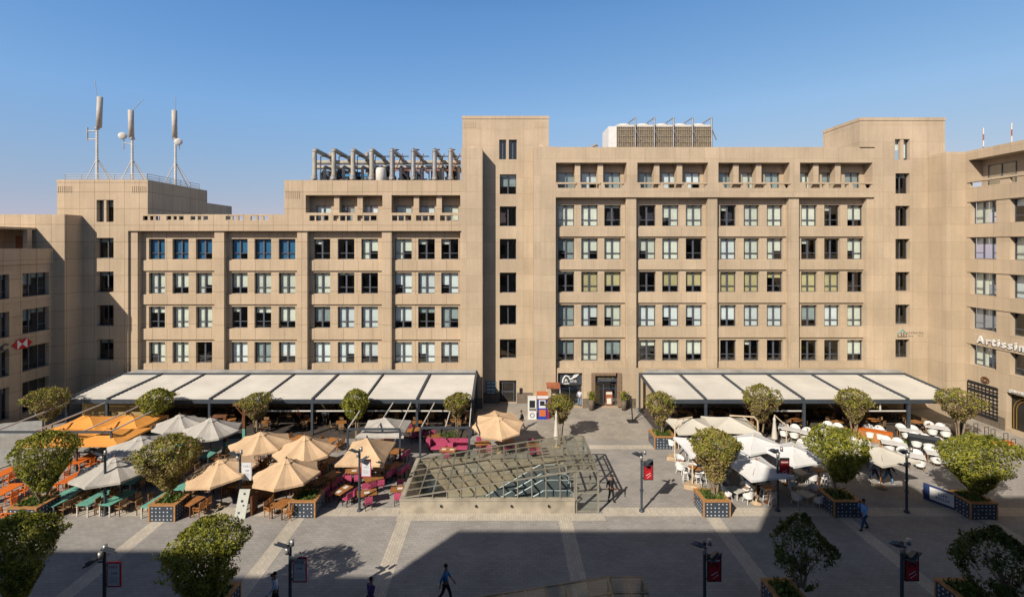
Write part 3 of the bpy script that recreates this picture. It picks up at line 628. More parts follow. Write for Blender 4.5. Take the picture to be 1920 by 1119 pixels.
# ---- right wing
W2 = thing('wing_building', 'sunlit beige wing at the right edge with shop lettering and an arched shop', 'building')
xw2 = 46.0; yk = 48.3
TR = lambda u, d, z: (xw2 + d, u, z)
A = MB(); zk = fz(289, 49.5)
A.quad((44.2, F0, 0), (44.2, yk, 0), (44.2, yk, zk), (44.2, F0, zk)); A.quad((44.2, yk, 0), (xw2, yk, 0), (xw2, yk, zk), (44.2, yk, zk)); A.quad((44.2, F0, zk), (44.2, yk, zk), (52, yk, zk), (52, F0, zk))
rz2 = [(fz(420, 47.7), fz(380, 47.7)), (fz(485, 47.7), fz(446, 47.7)), (fz(551, 47.7), fz(511, 47.7)), (fz(615, 47.7), fz(576, 47.7)), (fz(682, 47.7), fz(645, 47.7))]
hs = []
for k in range(7):
    y1_ = 47.75 - k * 3.75; y0_ = y1_ - 2.55
    for a, b in rz2: hs.append((y0_, y1_, a, b, .5))
zb2 = rz2[0][1] + .55; zr2 = fz(342, 48) ; ztp = fz(301, 48)
bal = [(47.9 - k * 7.5 - 7.0, 47.9 - k * 7.5, zr2 + .15, ztp, 1.4, 'b') for k in range(3)]
bsl = []
for k in range(7): bsl.append((47.75 - k * 3.75 - 2.9, 47.75 - k * 3.75, zr2 - .55, zr2 - .08, .25))
arch = (41.3, 44.3, .3, 3.6, .5)
holed(A, TR, 20, yk, 0, zk, hs + bal + bsl + [arch])
for z in (zr2 - 1.0, rz2[0][0] - .62): pass
A.box(xw2 - .1, xw2 - .003, 20, 47.9, zr2 - .05, zr2 + .12)
for a, b in rz2: A.box(xw2 - .08, xw2 - .003, 20, 47.95, b + .06, b + .2)
A.quad((xw2, 20, zk), (xw2, yk, zk), (60, yk, zk), (60, 20, zk)); A.quad((xw2 + 1.4, 20, zr2 - .6), (xw2 + 1.4, 48, zr2 - .6), (xw2 + 1.4, 48, ztp), (xw2 + 1.4, 20, ztp)); A.quad((xw2 + .25, 20, zr2 - .6), (xw2 + 1.4, 20, zr2 - .6), (xw2 + 1.4, 48, zr2 - .6), (xw2 + .25, 48, zr2 - .6))
A.build('wall', M['stone'], W2)
for h in hs:
    window(W2, (xw2 + .5, h[1], h[2]), h[1] - h[0], h[3] - h[2], R(-90), 3, rb.choice([None, (1, .5, 'blind_cream'), (.3, .3, 'blind_white'), (1, 1, 'blind_white')]))
for k in range(7): window(W2, (xw2 + 1.36, 47.3 - k * 3.75, zr2 - .55), 2.6, 2.1, R(-90), 0, (.7, .5, 'blind_grey'))
I = MB(); I.box(xw2 + 4, xw2 + 4.2, 20, 48.2, 0, zk - .3)
for a, b in rz2: I.box(xw2 + .6, xw2 + 4, 20.1, 48.2, a - .5, a - .06)
I.build('interior', M['room'], W2)
m = MB(); m.box(xw2 - .05, xw2 - .004, 44.4, yk - .05, 0, 1.15); m.build('plinth', M['stone_d'], W2)
m = MB(); m.quad((xw2 + .5, 41.3, .3), (xw2 + .5, 44.3, .3), (xw2 + .5, 44.3, 3.6), (xw2 + .5, 41.3, 3.6)); af = m.build('shop_window', M['dark'], W2)
m = MB()
for rr in (1.25, 1.0):
    pts = [(xw2 + .42, 42.8 + rr * math.cos(t * math.pi / 14), 2.1 + rr * math.sin(t * math.pi / 14)) for t in range(15)]
    m.path([(pts[0][0], pts[0][1], .4)] + pts + [(pts[-1][0], pts[-1][1], .4)], .04, 5)
m.build('arch_ring', mat('brass', (.45, .28, .06), .4, .1, 3, .6), af)

# ---- building behind the viewpoint; its roofline throws the plaza shadow
K = thing('office_building', 'beige office building on the near side of the plaza, stepped roofline, shading the foreground paving', 'building')
A = MB()
segs = [(-90, -38.5, 25.3), (-38.5, -25.9, 23.4), (-25.9, -8, 27.0), (-8, 1.4, 32.0), (1.4, 60, 30.5)]
for a, b, z in segs:
    hs = []
    x = a + 1.2
    while x + 1.8 < b:
        zz_ = 4.6
        while zz_ + 2.3 < z - 1.5: hs.append((x, x + 1.7, zz_, zz_ + 2.2, .3)); zz_ += 3.47
        x += 2.8
    holed(A, front(-1.0), a, b, 0, z, [(h[0], h[1], h[2], h[3], -.35) for h in hs])
    A.quad((a, -1, z), (b, -1, z), (b, -16, z), (a, -16, z)); A.quad((a, -1, 0), (a, -16, 0), (a, -16, z), (a, -1, z)); A.quad((b, -1, 0), (b, -16, 0), (b, -16, z), (b, -1, z))
A.build('wall', M['stone'], K)
m = MB(); m.quad((-90, -1.34, 0), (60, -1.34, 0), (60, -1.34, 22), (-90, -1.34, 22)); m.build('window_glazing', mat('dark_glazing', (.03, .035, .04), .1, .1, 1, spec=.6), K)
# ------------------------------------------------------------ roof equipment
def pipe_rack():
    r = thing('pipe_rack', 'bank of tall grey cooling pipes with valves on the roof left of the middle tower', 'pipework')
    zb = 22.8; Ya = 51.9; Yb = 57.2; ztop = fz(281, Ya)
    xs = [590, 626, 662, 697, 735, 775, 815, 845]
    for k, px in enumerate(xs):
        x = fx(px, Ya); m = MB(); mm = 0 if k < 4 else 1
        m.tube((x, Ya, zb), (x, Ya, ztop - .25), .24, n=10); m.path([(x, Ya, ztop - .25), (x, Ya + .08, ztop - .08), (x, Ya + .25, ztop), (x, Yb, ztop), (x, Yb + .2, ztop - .2), (x, Yb + .2, zb)], .24, 10)
        m.tube((x, Ya, zb + .9), (x, Ya, zb + 1.05), .3); m.tube((x, Ya, zb + 1.6), (x, Ya, zb + 1.75), .3)
        m.build('riser_pipe', M['lag'] if mm == 0 else M['galv'], r)
        m = MB(); m.ball((x, Ya - .02, zb + 1.35), .34, n=8, k=5); m.tube((x, Ya - .3, zb + 1.35), (x, Ya - .6, zb + 1.35), .05); m.tube((x, Ya - .6, zb + 1.35), (x, Ya - .64, zb + 1.35), .2); m.build('valve', M['galv'], r)
        m = MB(); m.tube((x + .75, Ya + .9, zb), (x + .75, Ya + .9, zb + 2.6), .17); m.path([(x + .75, Ya + .9, zb + 2.6), (x + .75, Ya + 1.2, zb + 2.8), (x + .75, Yb, zb + 2.8)], .17)
        m.tube((x + .75, Ya + .9, zb + .5), (x + .75, Ya + .9, zb + .62), .26); m.build('return_pipe', M['lag'] if mm == 0 else M['galv'], r)
        m = MB(); m.tube((x + 1.3, Ya + 2.5, zb), (x + 1.3, Ya + 2.5, zb + 2.7), .06, n=6); m.tube((x - .3, Ya + 2.5, ztop - .25), (x + 1.3, Ya + 2.5, ztop - .25), .06, n=6); m.tube((x - .3, Ya + 2.5, zb), (x - .3, Ya + 2.5, ztop - .25), .06, n=6); m.build('support_frame', M['steel'], r)
        if k >= 4:
            m = MB(); m.tube((x - .8, Ya + 1.2, zb + .4), (x + .9, Ya + 1.2, ztop - .2), .06, n=6); m.tube((x, Ya + 2.2, ztop), (x, Ya + 2.2, ztop + .45), .05, n=6); m.tube((x, Ya + 2.2, ztop + .42), (x, Ya + 2.2, ztop + .46), .3, n=8); m.build('brace', M['rust'], r)
        elif k % 2 == 0:
            m = MB(); m.box(x + .3, x + .6, Ya + 3.4, Ya + 3.9, ztop - .1, ztop + .4); m.build('vent_box', M['lag'], r)
    xL, xR = fx(592, 56.6), fx(864, 56.6)
    for z, y, rr in ((ztop - .6, 56.4, .27), (ztop - 1.25, 55.9, .24), (zb + 1.1, 55.2, .35), (zb + .5, 53.6, .2)):
        m = MB(); m.tube((xL + (.3 if z > zb + 2 else 3), y, z), (xR, y, z), rr, n=10); m.build('header_pipe', M['lag'] if z > zb + 2 else M['black'], r)
    rq = random.Random(4)
    for k in range(9):
        xa_ = fx(606 + k * 29, 55); m = MB(); hq = rq.uniform(2.4, 3.3); m.box(xa_, xa_ + rq.uniform(.7, 1.2), 54.6, 56.0, zb, zb + hq); m.tube((xa_ - .1, 54.3, zb + hq * .5), (xa_ + 1.4, 54.3, zb + hq * .55), .3); m.tube((xa_ + .4, 53.2, zb), (xa_ + .4, 53.2, zb + 2.2), .12, n=6); m.tube((xa_ + .4, 53.2, zb + 2.1), (xa_ + .4, 54.8, zb + 2.1), .12, n=6); m.build('chiller', M['black' if k % 3 else 'steel'], r)
    m = MB(); m.lathe([(.01, 0), (.55, 0), (.55, 2.2), (.45, 2.45), (.01, 2.55)], (fx(714, 51.6), 51.7, zb), 16); m.build('tank', M['offwhite'], r)
    m = MB(); m.box(fx(640, 55), fx(700, 55), 54.3, 54.6, zb + 1.9, zb + 2.2); m.build('tarpaulin', mat('blue_tarpaulin', (.05, .25, .5), .6), r)
    m = MB(); m.box(fx(735, 53), fx(862, 53), 52.9, 53.0, zb + 2.35, zb + 2.45); m.build('red_rail', M['rust'], r)
pipe_rack()
def coolers():
    zb = fz(276, F0) - .6; Ya = 52.0; zt = fz(235, Ya)
    for k in range(5):
        u = thing('cooling_unit', f'white rooftop cooling unit with dusty grille, {ORD[k]} of five from the left', 'cooling unit', (fx(1157 + k * 35.6, Ya), Ya, zb), 0, 'cooling units in a row on the roof')
        w_ = 35.2 * Ya / FPX; h = zt - zb
        m = MB(); m.box(0, w_, 0, 3.4, .35, h); m.build('casing', M['grille'], u)
        m = MB()
        for j in range(9): m.box(.1 + j * (w_ - .2) / 9, .1 + (j + .45) * (w_ - .2) / 9, -.06, -.003, .75, h - .25)
        for j in range(4): m.box(.08, w_ - .08, -.09, -.062, .8 + j * (h - 1.1) / 3.4, .87 + j * (h - 1.1) / 3.4)
        m.build('grille', mat('brown_louvre', (.30, .25, .18), .8, .3, 5), u); m = MB(); m.box(-.02, w_ + .02, -.1, .05, h - .2, h + .02); m.build('top_rail', M['offwhite'], u)
        m = MB(); m.lathe([(.95, 0), (.85, .32), (.75, .32), (.72, .1)], (w_ / 2, 1.4, h), 18); m.build('fan_cowl', M['offwhite'], u)
        m = MB(); m.tube((w_ - .12, -.25, 0), (w_ - .12, -.25, h + .75), .09, n=6); m.tube((w_ - .12, -.25, h + .75), (w_ - .95, 1.1, h + .2), .06, n=6); m.tube((w_ - .12, -.22, h - .4), (w_ + .45, -.1, h - 1.6), .06, n=6); m.build('frame_post', M['galv'], u)
        m = MB(); m.tube((0, -.3, .68), (w_, -.3, .68), .09, n=6); m.build('water_pipe', M['red'], u)
        if k == 0:
            m = MB(); m.box(-.9, -.02, .1, 3.3, .35, h - .1); m.build('side_panel', M['white'], u)
coolers()
def roofbits():
    z = fz(276, F0) - .6
    r = thing('roof_fan', 'small dusty roof fan unit left of the white cooling units', 'roof fan', (fx(1110, 52), 52, z))
    m = MB(); m.box(-.7, .6, -.3, .5, 0, .75); m.build('housing', M['lag'], r); m = MB(); m.tube((-.4, 0, .75), (.5, 0, 1.2), .16); m.tube((.5, 0, 1.2), (.85, 0, .6), .06); m.build('duct', M['galv'], r)
    for k, (px, y0, y1, Y, lab) in enumerate(((1844, 240, 268, 49, 'short red and white mast on the roof edge, left of two'), (1897, 231, 257, 47, 'short red and white mast on the roof edge, right of two'))):
        r = thing('marker_mast', lab, 'mast', (fx(px, Y), Y, zk))
        h = fz(y0, Y) - zk
        for j in range(4):
            m = MB(); m.tube((0, 0, j * h / 4), (0, 0, (j + 1) * h / 4), .055); m.build('mast_section', M['offwhite'] if j % 2 else M['rust'], r)
roofbits()
M['drum'] = mat('aged_drum', (.50, .46, .40), .6, .1, 2)
def antenna(px, ptop, pd0, pd1, Y, lab, tilt=0, dish=0, whip=(0, 1)):
    z0 = fz(337, F0) + .0; x = fx(px, Y); r = thing('antenna_mast', lab, 'antenna', (x, Y, z0), 0, 'antenna masts on the left roof')
    zd0 = fz(pd1, Y) - z0; zd1 = fz(pd0, Y) - z0
    m = MB(); m.tube((0, 0, 0), (0, 0, zd0), .13, .11, 8)
    for k in range(int(zd0 / .35)): m.tube((-.18, -.1, .3 + k * .35), (.18, -.1, .3 + k * .35), .02, n=4)
    m.build('mast', M['offwhite'], r)
    for q in ((-1.6, .3), (1.35, .6), (.2, 1.8)):
        m = MB(); m.tube((0, 0, 2.6), (q[0], q[1], .02), .05, n=6); m.build('stay', M['offwhite'], r)
    m = MB(); m.lathe([(.01, 0), (.27, .0), (.27, zd1 - zd0), (.01, zd1 - zd0 + .02)], (0, 0, zd0 + .1), 14); d = m.build('antenna_drum', M['drum'], r); d.rotation_euler.y = tilt
    m = MB(); m.tube((0, 0, zd0 - .1), (0, 0, zd0 + .12), .26); m.build('clamp', M['galv'], r)
    m = MB(); m.tube((0, 0, zd1 + .05), (whip[0], 0, zd1 + whip[1]), .03, n=5); m.build('whip', M['galv'], r)
    if dish:
        m = MB(); m.lathe([(.01, -.12), (.3, -.1), (.42, .1), (.40, .14), (.01, .12)], (0, 0, 0), 14); o = m.build('dish', M['offwhite'], r); o.location = (dish, -.25, zd0 + (.2 if abs(dish) > .5 else -.4)); o.rotation_euler = (R(80), 0, R(30))
        m = MB(); m.tube((0, 0, zd0 - .6), (dish, -.1, zd0 - .5), .05); m.tube((dish, -.1, zd0 - 1.2), (dish, -.1, zd0), .05); m.build('bracket', M['galv'], r)
    else:
        m = MB(); m.tube((0, 0, zd0 - .3), (-1.0, 0, zd0 - .3), .06); m.tube((0, 0, zd0 - 1.2), (-1.0, 0, zd0 - 1.2), .06); m.tube((-1.05, 0, zd0 - 1.3), (-1.05, 0, zd0 + .1), .08); m.build('bracket', M['galv'], r)
antenna(182, 150, 184, 241, 52.5, 'tall rooftop antenna mast with white drum, leftmost and highest of three', .035, 0, (-.25, 2))
antenna(248, 186, 209, 260, 53, 'rooftop antenna mast with round dish on its left, middle of three', -.02, -.85, (1.2, 1.3))
antenna(329, 178, 209, 261, 55, 'rooftop antenna mast near the stepped penthouse, rightmost of three', -.015, .5, (0, 1.8))
def railing(name, lab, pts, z, h, par=None):
    r = thing(name, lab, 'railing', (pts[0][0], pts[0][1], z))
    o = Vector((pts[0][0], pts[0][1], 0))
    for a, b in zip(pts[:-1], pts[1:]):
        a = Vector((*a, 0)) - o; b = Vector((*b, 0)) - o; m = MB(); d = b - a; n = max(1, int(d.length / 1.6))
        for q in (1, .62, .3): m.tube(a + Vector((0, 0, h * q)), b + Vector((0, 0, h * q)), .03, n=5)
        m.build('rail', M['galv'], r)
        for i in range(n + 1):
            m = MB(); p = a + d * i / n; m.tube(p, p + Vector((0, 0, h)), .03, n=5); m.build('post', M['galv'], r)
zt_ = fz(337, F0)
railing('roof_railing', 'thin metal railing round the roof with the three antenna masts', [(fx(122, 50.8), 50.8), (fx(276, 50.8), 50.8), (fx(276, 50.8), 59.5)], zt_, .65)

# ------------------------------------------------------------ pergolas with fabric roof panels
def pergola(name_lab, xs, xb, post_x, end_side, labs):
    r = thing('pergola', name_lab, 'pergola', (xs[0], 43.4, 0)); ox = xs[0]; Yf, Yk = 43.4, 49.6; zf_, zk_ = 3.18, 3.75
    dy = Yk - Yf
    for k in range(len(xs) - 1):
        a, b = xs[k] - ox + .14, xs[k + 1] - ox - .14; c, d = xb[k] - ox + .14, xb[k + 1] - ox - .14
        m = MB(); n = 14
        for j in range(n):
            t0, t1 = j / n, (j + 1) / n
            for s0, s1, sg in ((t0, (t0 + t1) / 2, 1), ((t0 + t1) / 2, t1, 0)):
                def P(s, side, hz): return ((a + (c - a) * s) if side == 0 else (b + (d - b) * s), .12 + (dy - .12) * s, zf_ + (zk_ - zf_) * s + hz)
                h0, h1 = (0, .03) if sg else (.03, 0)
                m.quad(P(s0, 0, h0), P(s0, 1, h0), P(s1, 1, h1), P(s1, 0, h1)); m.quad(P(s0, 0, h0 - .02), P(s0, 1, h0 - .02), P(s1, 1, h1 - .02), P(s1, 0, h1 - .02))
        m.build('fabric_panel', M['fabric'], r)
    for x, x_ in zip(xs, xb):
        wd = .2 if any(abs(x - p) < .3 for p in post_x) else .14
        m = MB(); m.bar((x - ox, 0, zf_ + .03), (x_ - ox, dy, zk_ + .05), wd, .2); m.build('rafter', M['steel'], r)
    m = MB(); m.box(xs[0] - ox - .1, xs[-1] - ox + .1, -.12, .1, zf_ - .32, zf_ - .02); m.build('front_beam', M['steel'], r)
    m = MB(); m.box(xb[0] - ox - .1, xb[-1] - ox + .1, dy - .02, dy + .14, zk_ - .1, zk_ + .16); m.build('back_beam', M['steel'], r)
    m = MB(); m.quad((xb[0] - ox + .2, dy + .14, zk_ + .12), (xb[-1] - ox - .1, dy + .14, zk_ + .12), (xb[-1] - ox, F0 - Yf - .002, zk_ + .32), (xb[0] - ox + 1.0, F0 - Yf - .002, zk_ + .32)); m.quad((xb[0] - ox + .2, dy + .14, zk_ - .1), (xb[-1] - ox - .1, dy + .14, zk_ - .1), (xb[-1] - ox, F0 - Yf - .002, zk_ - .1), (xb[0] - ox + 1.0, F0 - Yf - .002, zk_ - .1)); m.build('gutter_roof', M['gutter'], r)
    for p in post_x:
        m = MB(); m.box(p - ox - .1, p - ox + .1, -.1, .09, 0, zf_ - .33); m.build('post', M['steel'], r)
        m = MB(); m.box(p - ox - .08, p - ox + .08, dy - .1, dy + .06, 0, zk_ - .12); m.build('post', M['steel'], r)
    for a, b in labs:
        m = MB(); m.box(a - ox, b - ox, .15, .25, 2.05, 2.15); m.box((a + b) / 2 - ox - .06, (a + b) / 2 - ox + .06, .17, .23, 2.16, zf_ - .33); m.build('screen_rail', M['offwhite'], r)
    # back glazing line of the cafe under the roof
    m = MB(); n = int((xs[-1] - xs[0]) / 3.1)
    for i in range(n): m.box(xb[0] - ox + 1 + i * 3.1, xb[0] - ox + 1.08 + i * 3.1, dy - .3, dy - .2, 0, 2.4)
    return r
pl_x = [-39.2, -35.6, -31.0, -26.4, -21.8, -17.2, -12.5, -7.8, -2.8]
plb = [-39.2, -35.1, -30.7, -26.1, -21.5, -17.0, -12.4, -7.6, -2.85]
pergola('long dark steel pergola with eight cream fabric panels before the left block', pl_x, plb, [-39.2, -35.6, -26.4, -17.2, -7.8, -2.8], 0, [(-21.7, -12.7), (-12.3, -3.0)])
pr_x = [13.9, 18.1, 22.4, 26.9, 31.5, 36.3, 41.1]
pergola('dark steel pergola with six cream fabric panels before the right block', pr_x, [13.95, 18.0, 22.3, 27.0, 31.5, 36.3, 41.1], [13.9, 18.1, 26.9, 36.3, 41.1], 1, [(22.5, 26.8), (31.6, 36.2)])
def frame(lab, x0, x1, Y, z, rods, yb=43.2, x2=None):
    r = thing('open_pergola', lab, 'pergola', (x0, Y, 0), 0, 'open pergola frames before the left pergola')
    m = MB(); m.box(0, x1 - x0, -.07, .07, z - .14, z); m.build('front_beam', M['steel'], r)
    for a in (x0, x1): m = MB(); m.box(a - x0 - .07, a - x0 + .07, -.06, .06, 0, z - .14); m.build('post', M['steel'], r)
    for a, b in rods: m = MB(); m.bar((a - x0, .08, z - .05), (b - x0, yb - Y, 2.95), .07, .1); m.build('rafter', M['offwhite'], r)
frame('open steel pergola frame with sloping rafters over the orange umbrellas, at the far left', fx(-20, 36.5), fx(209, 36.5), 36.5, 3.0, [(-31.8, -31.9), (-35.5, -35.6), (-38.5, -38.9), (-29.7, -29.9)])
fr2 = COL.objects[-1]
m = MB(); m.box(fx(144, 36.5) - fx(-20, 36.5) - .05, fx(144, 36.5) - fx(-20, 36.5) + .05, -.05, .05, 0, 2.86); m.build('post', M['steel'], [o for o in bpy.data.objects if o.name == 'open_pergola'][0])
frame('open steel pergola frame with sloping rafters over the grey square umbrella', fx(652, 37.2), fx(750, 37.2), 37.2, 2.95, [(fx(652, 37.2), -12.4), (fx(706, 37.2), -9.9), (fx(748, 37.2), -8.3)])
frame('open steel pergola frame with sloping rafters over the pink bench', fx(788, 37.5), fx(880, 37.5), 37.5, 2.95, [(fx(790, 37.5), -6.2), (fx(835, 37.5), -4.6), (fx(880, 37.5), -2.9)])

r = thing('screen_wall', 'ochre fabric screen wall behind the orange parasols, under the left pergola end', 'screen', (-38.9, 44.6, 0)); m = MB(); m.box(0, 5.6, 0, .12, .0, 2.7); m.build('screen_panel', mat('ochre_screen', (.42, .30, .13), .8, .15, 1), r); m = MB(); m.box(2.2, 2.7, -.03, -.003, .9, 1.7); m.build('opening', M['black'], r)
# ------------------------------------------------------------ glazed escalator canopies
def canopy(lab, y0, y1, front=True):
    X0, X1, X2 = -6.35, 4.5, 6.0; r = thing('escalator_canopy', lab, 'canopy', (0, y0, 0)); D = y1 - y0; zp = .8; zt_ = 2.6
    m = MB(); m.box(X0 - .25, X1, -.25, .02, 0, zp); m.box(X0 - .25, X1, D, D + .25, 0, zp); m.box(X0 - .25, X0 + .02, .021, D - .001, 0, zp)
    m.box(X0 - .3, X1 + .03, -.3, .06, zp + .001, zp + .09); m.box(X0 - .3, X1 + .03, D - .04, D + .3, zp + .001, zp + .09); m.box(X0 - .3, X0 + .07, .061, D - .041, zp + .001, zp + .09)
    m.build('plinth', M['concrete'], r)
    if front:
        for px in (828, 893, 959, 1028):
            m = MB(); x = fx(px, y0); m.tube((x, -.26, .5), (x, -.36, .5), .07, n=8); m.build('plinth_lamp', M['black'], r)
    zz = lambda x: zp + .1 + (zt_ - zp - .1) * max(0, min(1, (x - X0) / (X1 - X0)))
    n = 12; xs = [X0 + (X1 - X0) * i / n for i in range(n + 1)] + [X1 + .75, X2]
    for i, x in enumerate(xs):
        m = MB(); m.bar((x, -.1, zz(x)), (x, D + .1, zz(x)), .085, .09); m.build('cross_rib', M['taupe'], r)
        if i > 0 and i < n + 1:
            m = MB(); m.bar((x, -.08, zp + .1), (x, -.08, zz(x) - .05), .06, .06); m.build('mullion', M['taupe'], r)
            if i % 2 == 0: m = MB(); m.bar((x, D + .08, zp + .1), (x, D + .08, zz(x) - .05), .05, .05); m.build('mullion', M['taupe'], r)
    for j in range(7):
        y = -.1 + (D + .2) * j / 6; m = MB(); wd = .10 if j in (0, 6) else .065
        m.bar((X0, y, zz(X0) + .03), (X1, y, zt_ + .03), wd, .06); m.bar((X1, y, zt_ + .03), (X2, y, zt_ + .03), wd, .06); m.build('roof_bar', M['taupe'], r)
    m = MB(); m.quad((X0, -.08, zz(X0) + .062), (X1, -.08, zt_ + .062), (X1, D + .08, zt_ + .062), (X0, D + .08, zz(X0) + .062)); m.quad((X1, -.08, zt_ + .062), (X2, -.08, zt_ + .062), (X2, D + .08, zt_ + .062), (X1, D + .08, zt_ + .062)); m.build('roof_glass', M['canopy_glass'], r)
    m = MB(); m.add([(X0, -.05, zp + .1), (X1, -.05, zp + .1), (X1, -.05, zt_), ], [(0, 1, 2)]); m.build('side_glass', M['canopy_glass2'], r)
    m = MB(); m.add([(X0, D + .05, zp + .1), (X1, D + .05, zp + .1), (X1, D + .05, zt_), ], [(0, 1, 2)]); m.build('side_glass', M['canopy_glass2'], r)
    # entrance bay: posts, rails and glass
    for x, y in ((X1 + .1, -.1), (X2, -.1), (X1 + .1, D + .1), (X2, D + .1), (X2, D * .5)):
        m = MB(); m.box(x - .06, x + .06, y - .06, y + .06, 0, zt_ - .05); m.build('post', M['taupe'], r)
    for y in (-.1, D + .1):
        m = MB(); m.quad((X1 + .15, y, .1), (X2 - .05, y, .1), (X2 - .05, y, zt_ - .1), (X1 + .15, y, zt_ - .1)); m.build('side_glass', M['canopy_glass2'], r)
        m = MB(); m.box(X1 + .16, X2 - .06, y - .03, y + .03, .04, .1); m.box(X1 + .16, X2 - .06, y - .03, y + .03, 1.2, 1.26); m.build('glazing_bar', M['taupe'], r)
    m = MB(); m.box(X2 - .03, X2 + .03, .0, D, zt_ - .35, zt_ - .27)
    for k in range(1, 5): m.box(X2 - .025, X2 + .025, D * k / 5 - .03, D * k / 5 + .03, zt_ - .27, zt_ - .01)
    m.build('head_rail', M['taupe'], r)
    return r
M['taupe'] = mat('taupe_painted_metal', (.33, .305, .25), .55, .12, 3, .2)
M['canopy_glass2'] = glass('clear_side_glass', (.90, .93, .90), .35, .05)
canopy('taupe glazed escalator canopy on a stone plinth beside the pink tables', 30.95, 36.4)
canopy('glazed escalator canopy cut off by the bottom edge of the picture', 15.2, 20.9, False)
def escalator(lab, Y, y1, fl=True, n=0):
    r = thing('escalator', lab, 'escalator', (0, Y, 0), 0, 'escalators in the glazed stairwell')
    X1, X0 = 3.8, -4.6; zb = -4.9
    W = y1 - Y
    P = lambda x: 0.0 if x > 2.6 else (x - 2.6) * .58
    for y in (0, W):
        m = MB(); m.box(2.6, X1 + .5, y - .05, y + .05, .0, .95); m.add([(X0, y - .05, P(X0) - .3), (2.6, y - .05, -.3), (2.6, y - .05, .95), (X0, y - .05, P(X0) + .95), (X0, y + .05, P(X0) - .3), (2.6, y + .05, -.3), (2.6, y + .05, .95), (X0, y + .05, P(X0) + .95)], [(0, 1, 2, 3), (7, 6, 5, 4), (3, 2, 6, 7), (0, 3, 7, 4)]); m.build('balustrade', M['escal'], r)
        m = MB(); m.path([(X0, y, P(X0) + 1.0), (2.6, y, 1.0), (X1 + .5, y, 1.0), (X1 + .75, y, .8), (X1 + .75, y, .4), (X1 + .5, y, .15)], .05, 6); m.build('handrail', M['hand'], r)
    m = MB()
    for k in range(40):
        x = 2.6 - k * .18
        m.box(x - .17, x, .08, W - .08, P(x) - .25, P(x) - .05)
    m.box(2.61, X1 + .4, .08, W - .08, -.12, -.02); m.build('steps', M['steel'], r)
M['escal'] = mat('brushed_escalator_panel', (.30, .36, .40), .3, .1, 2, .6)
M['hand'] = mat('pale_handrail', (.45, .52, .56), .35, .1, 2, .2)
escalator('escalator at the near side of the glazed stairwell, running down to the left', 31.6, 33.0)
escalator('escalator at the far side of the glazed stairwell, behind its twin', 33.9, 35.3)
# stair landing floor panels seen through the roof
m = MB(); m.box(-6.0, -.5, 35.45, 36.15, -1.7, -1.55); m.box(-6.0, -4.7, 31.2, 36.15, -3.2, -3.05)
tag(m.build('stair_landing', mat('landing_tiles', (.46, .42, .32), .6, .1, 1)), kind='structure')

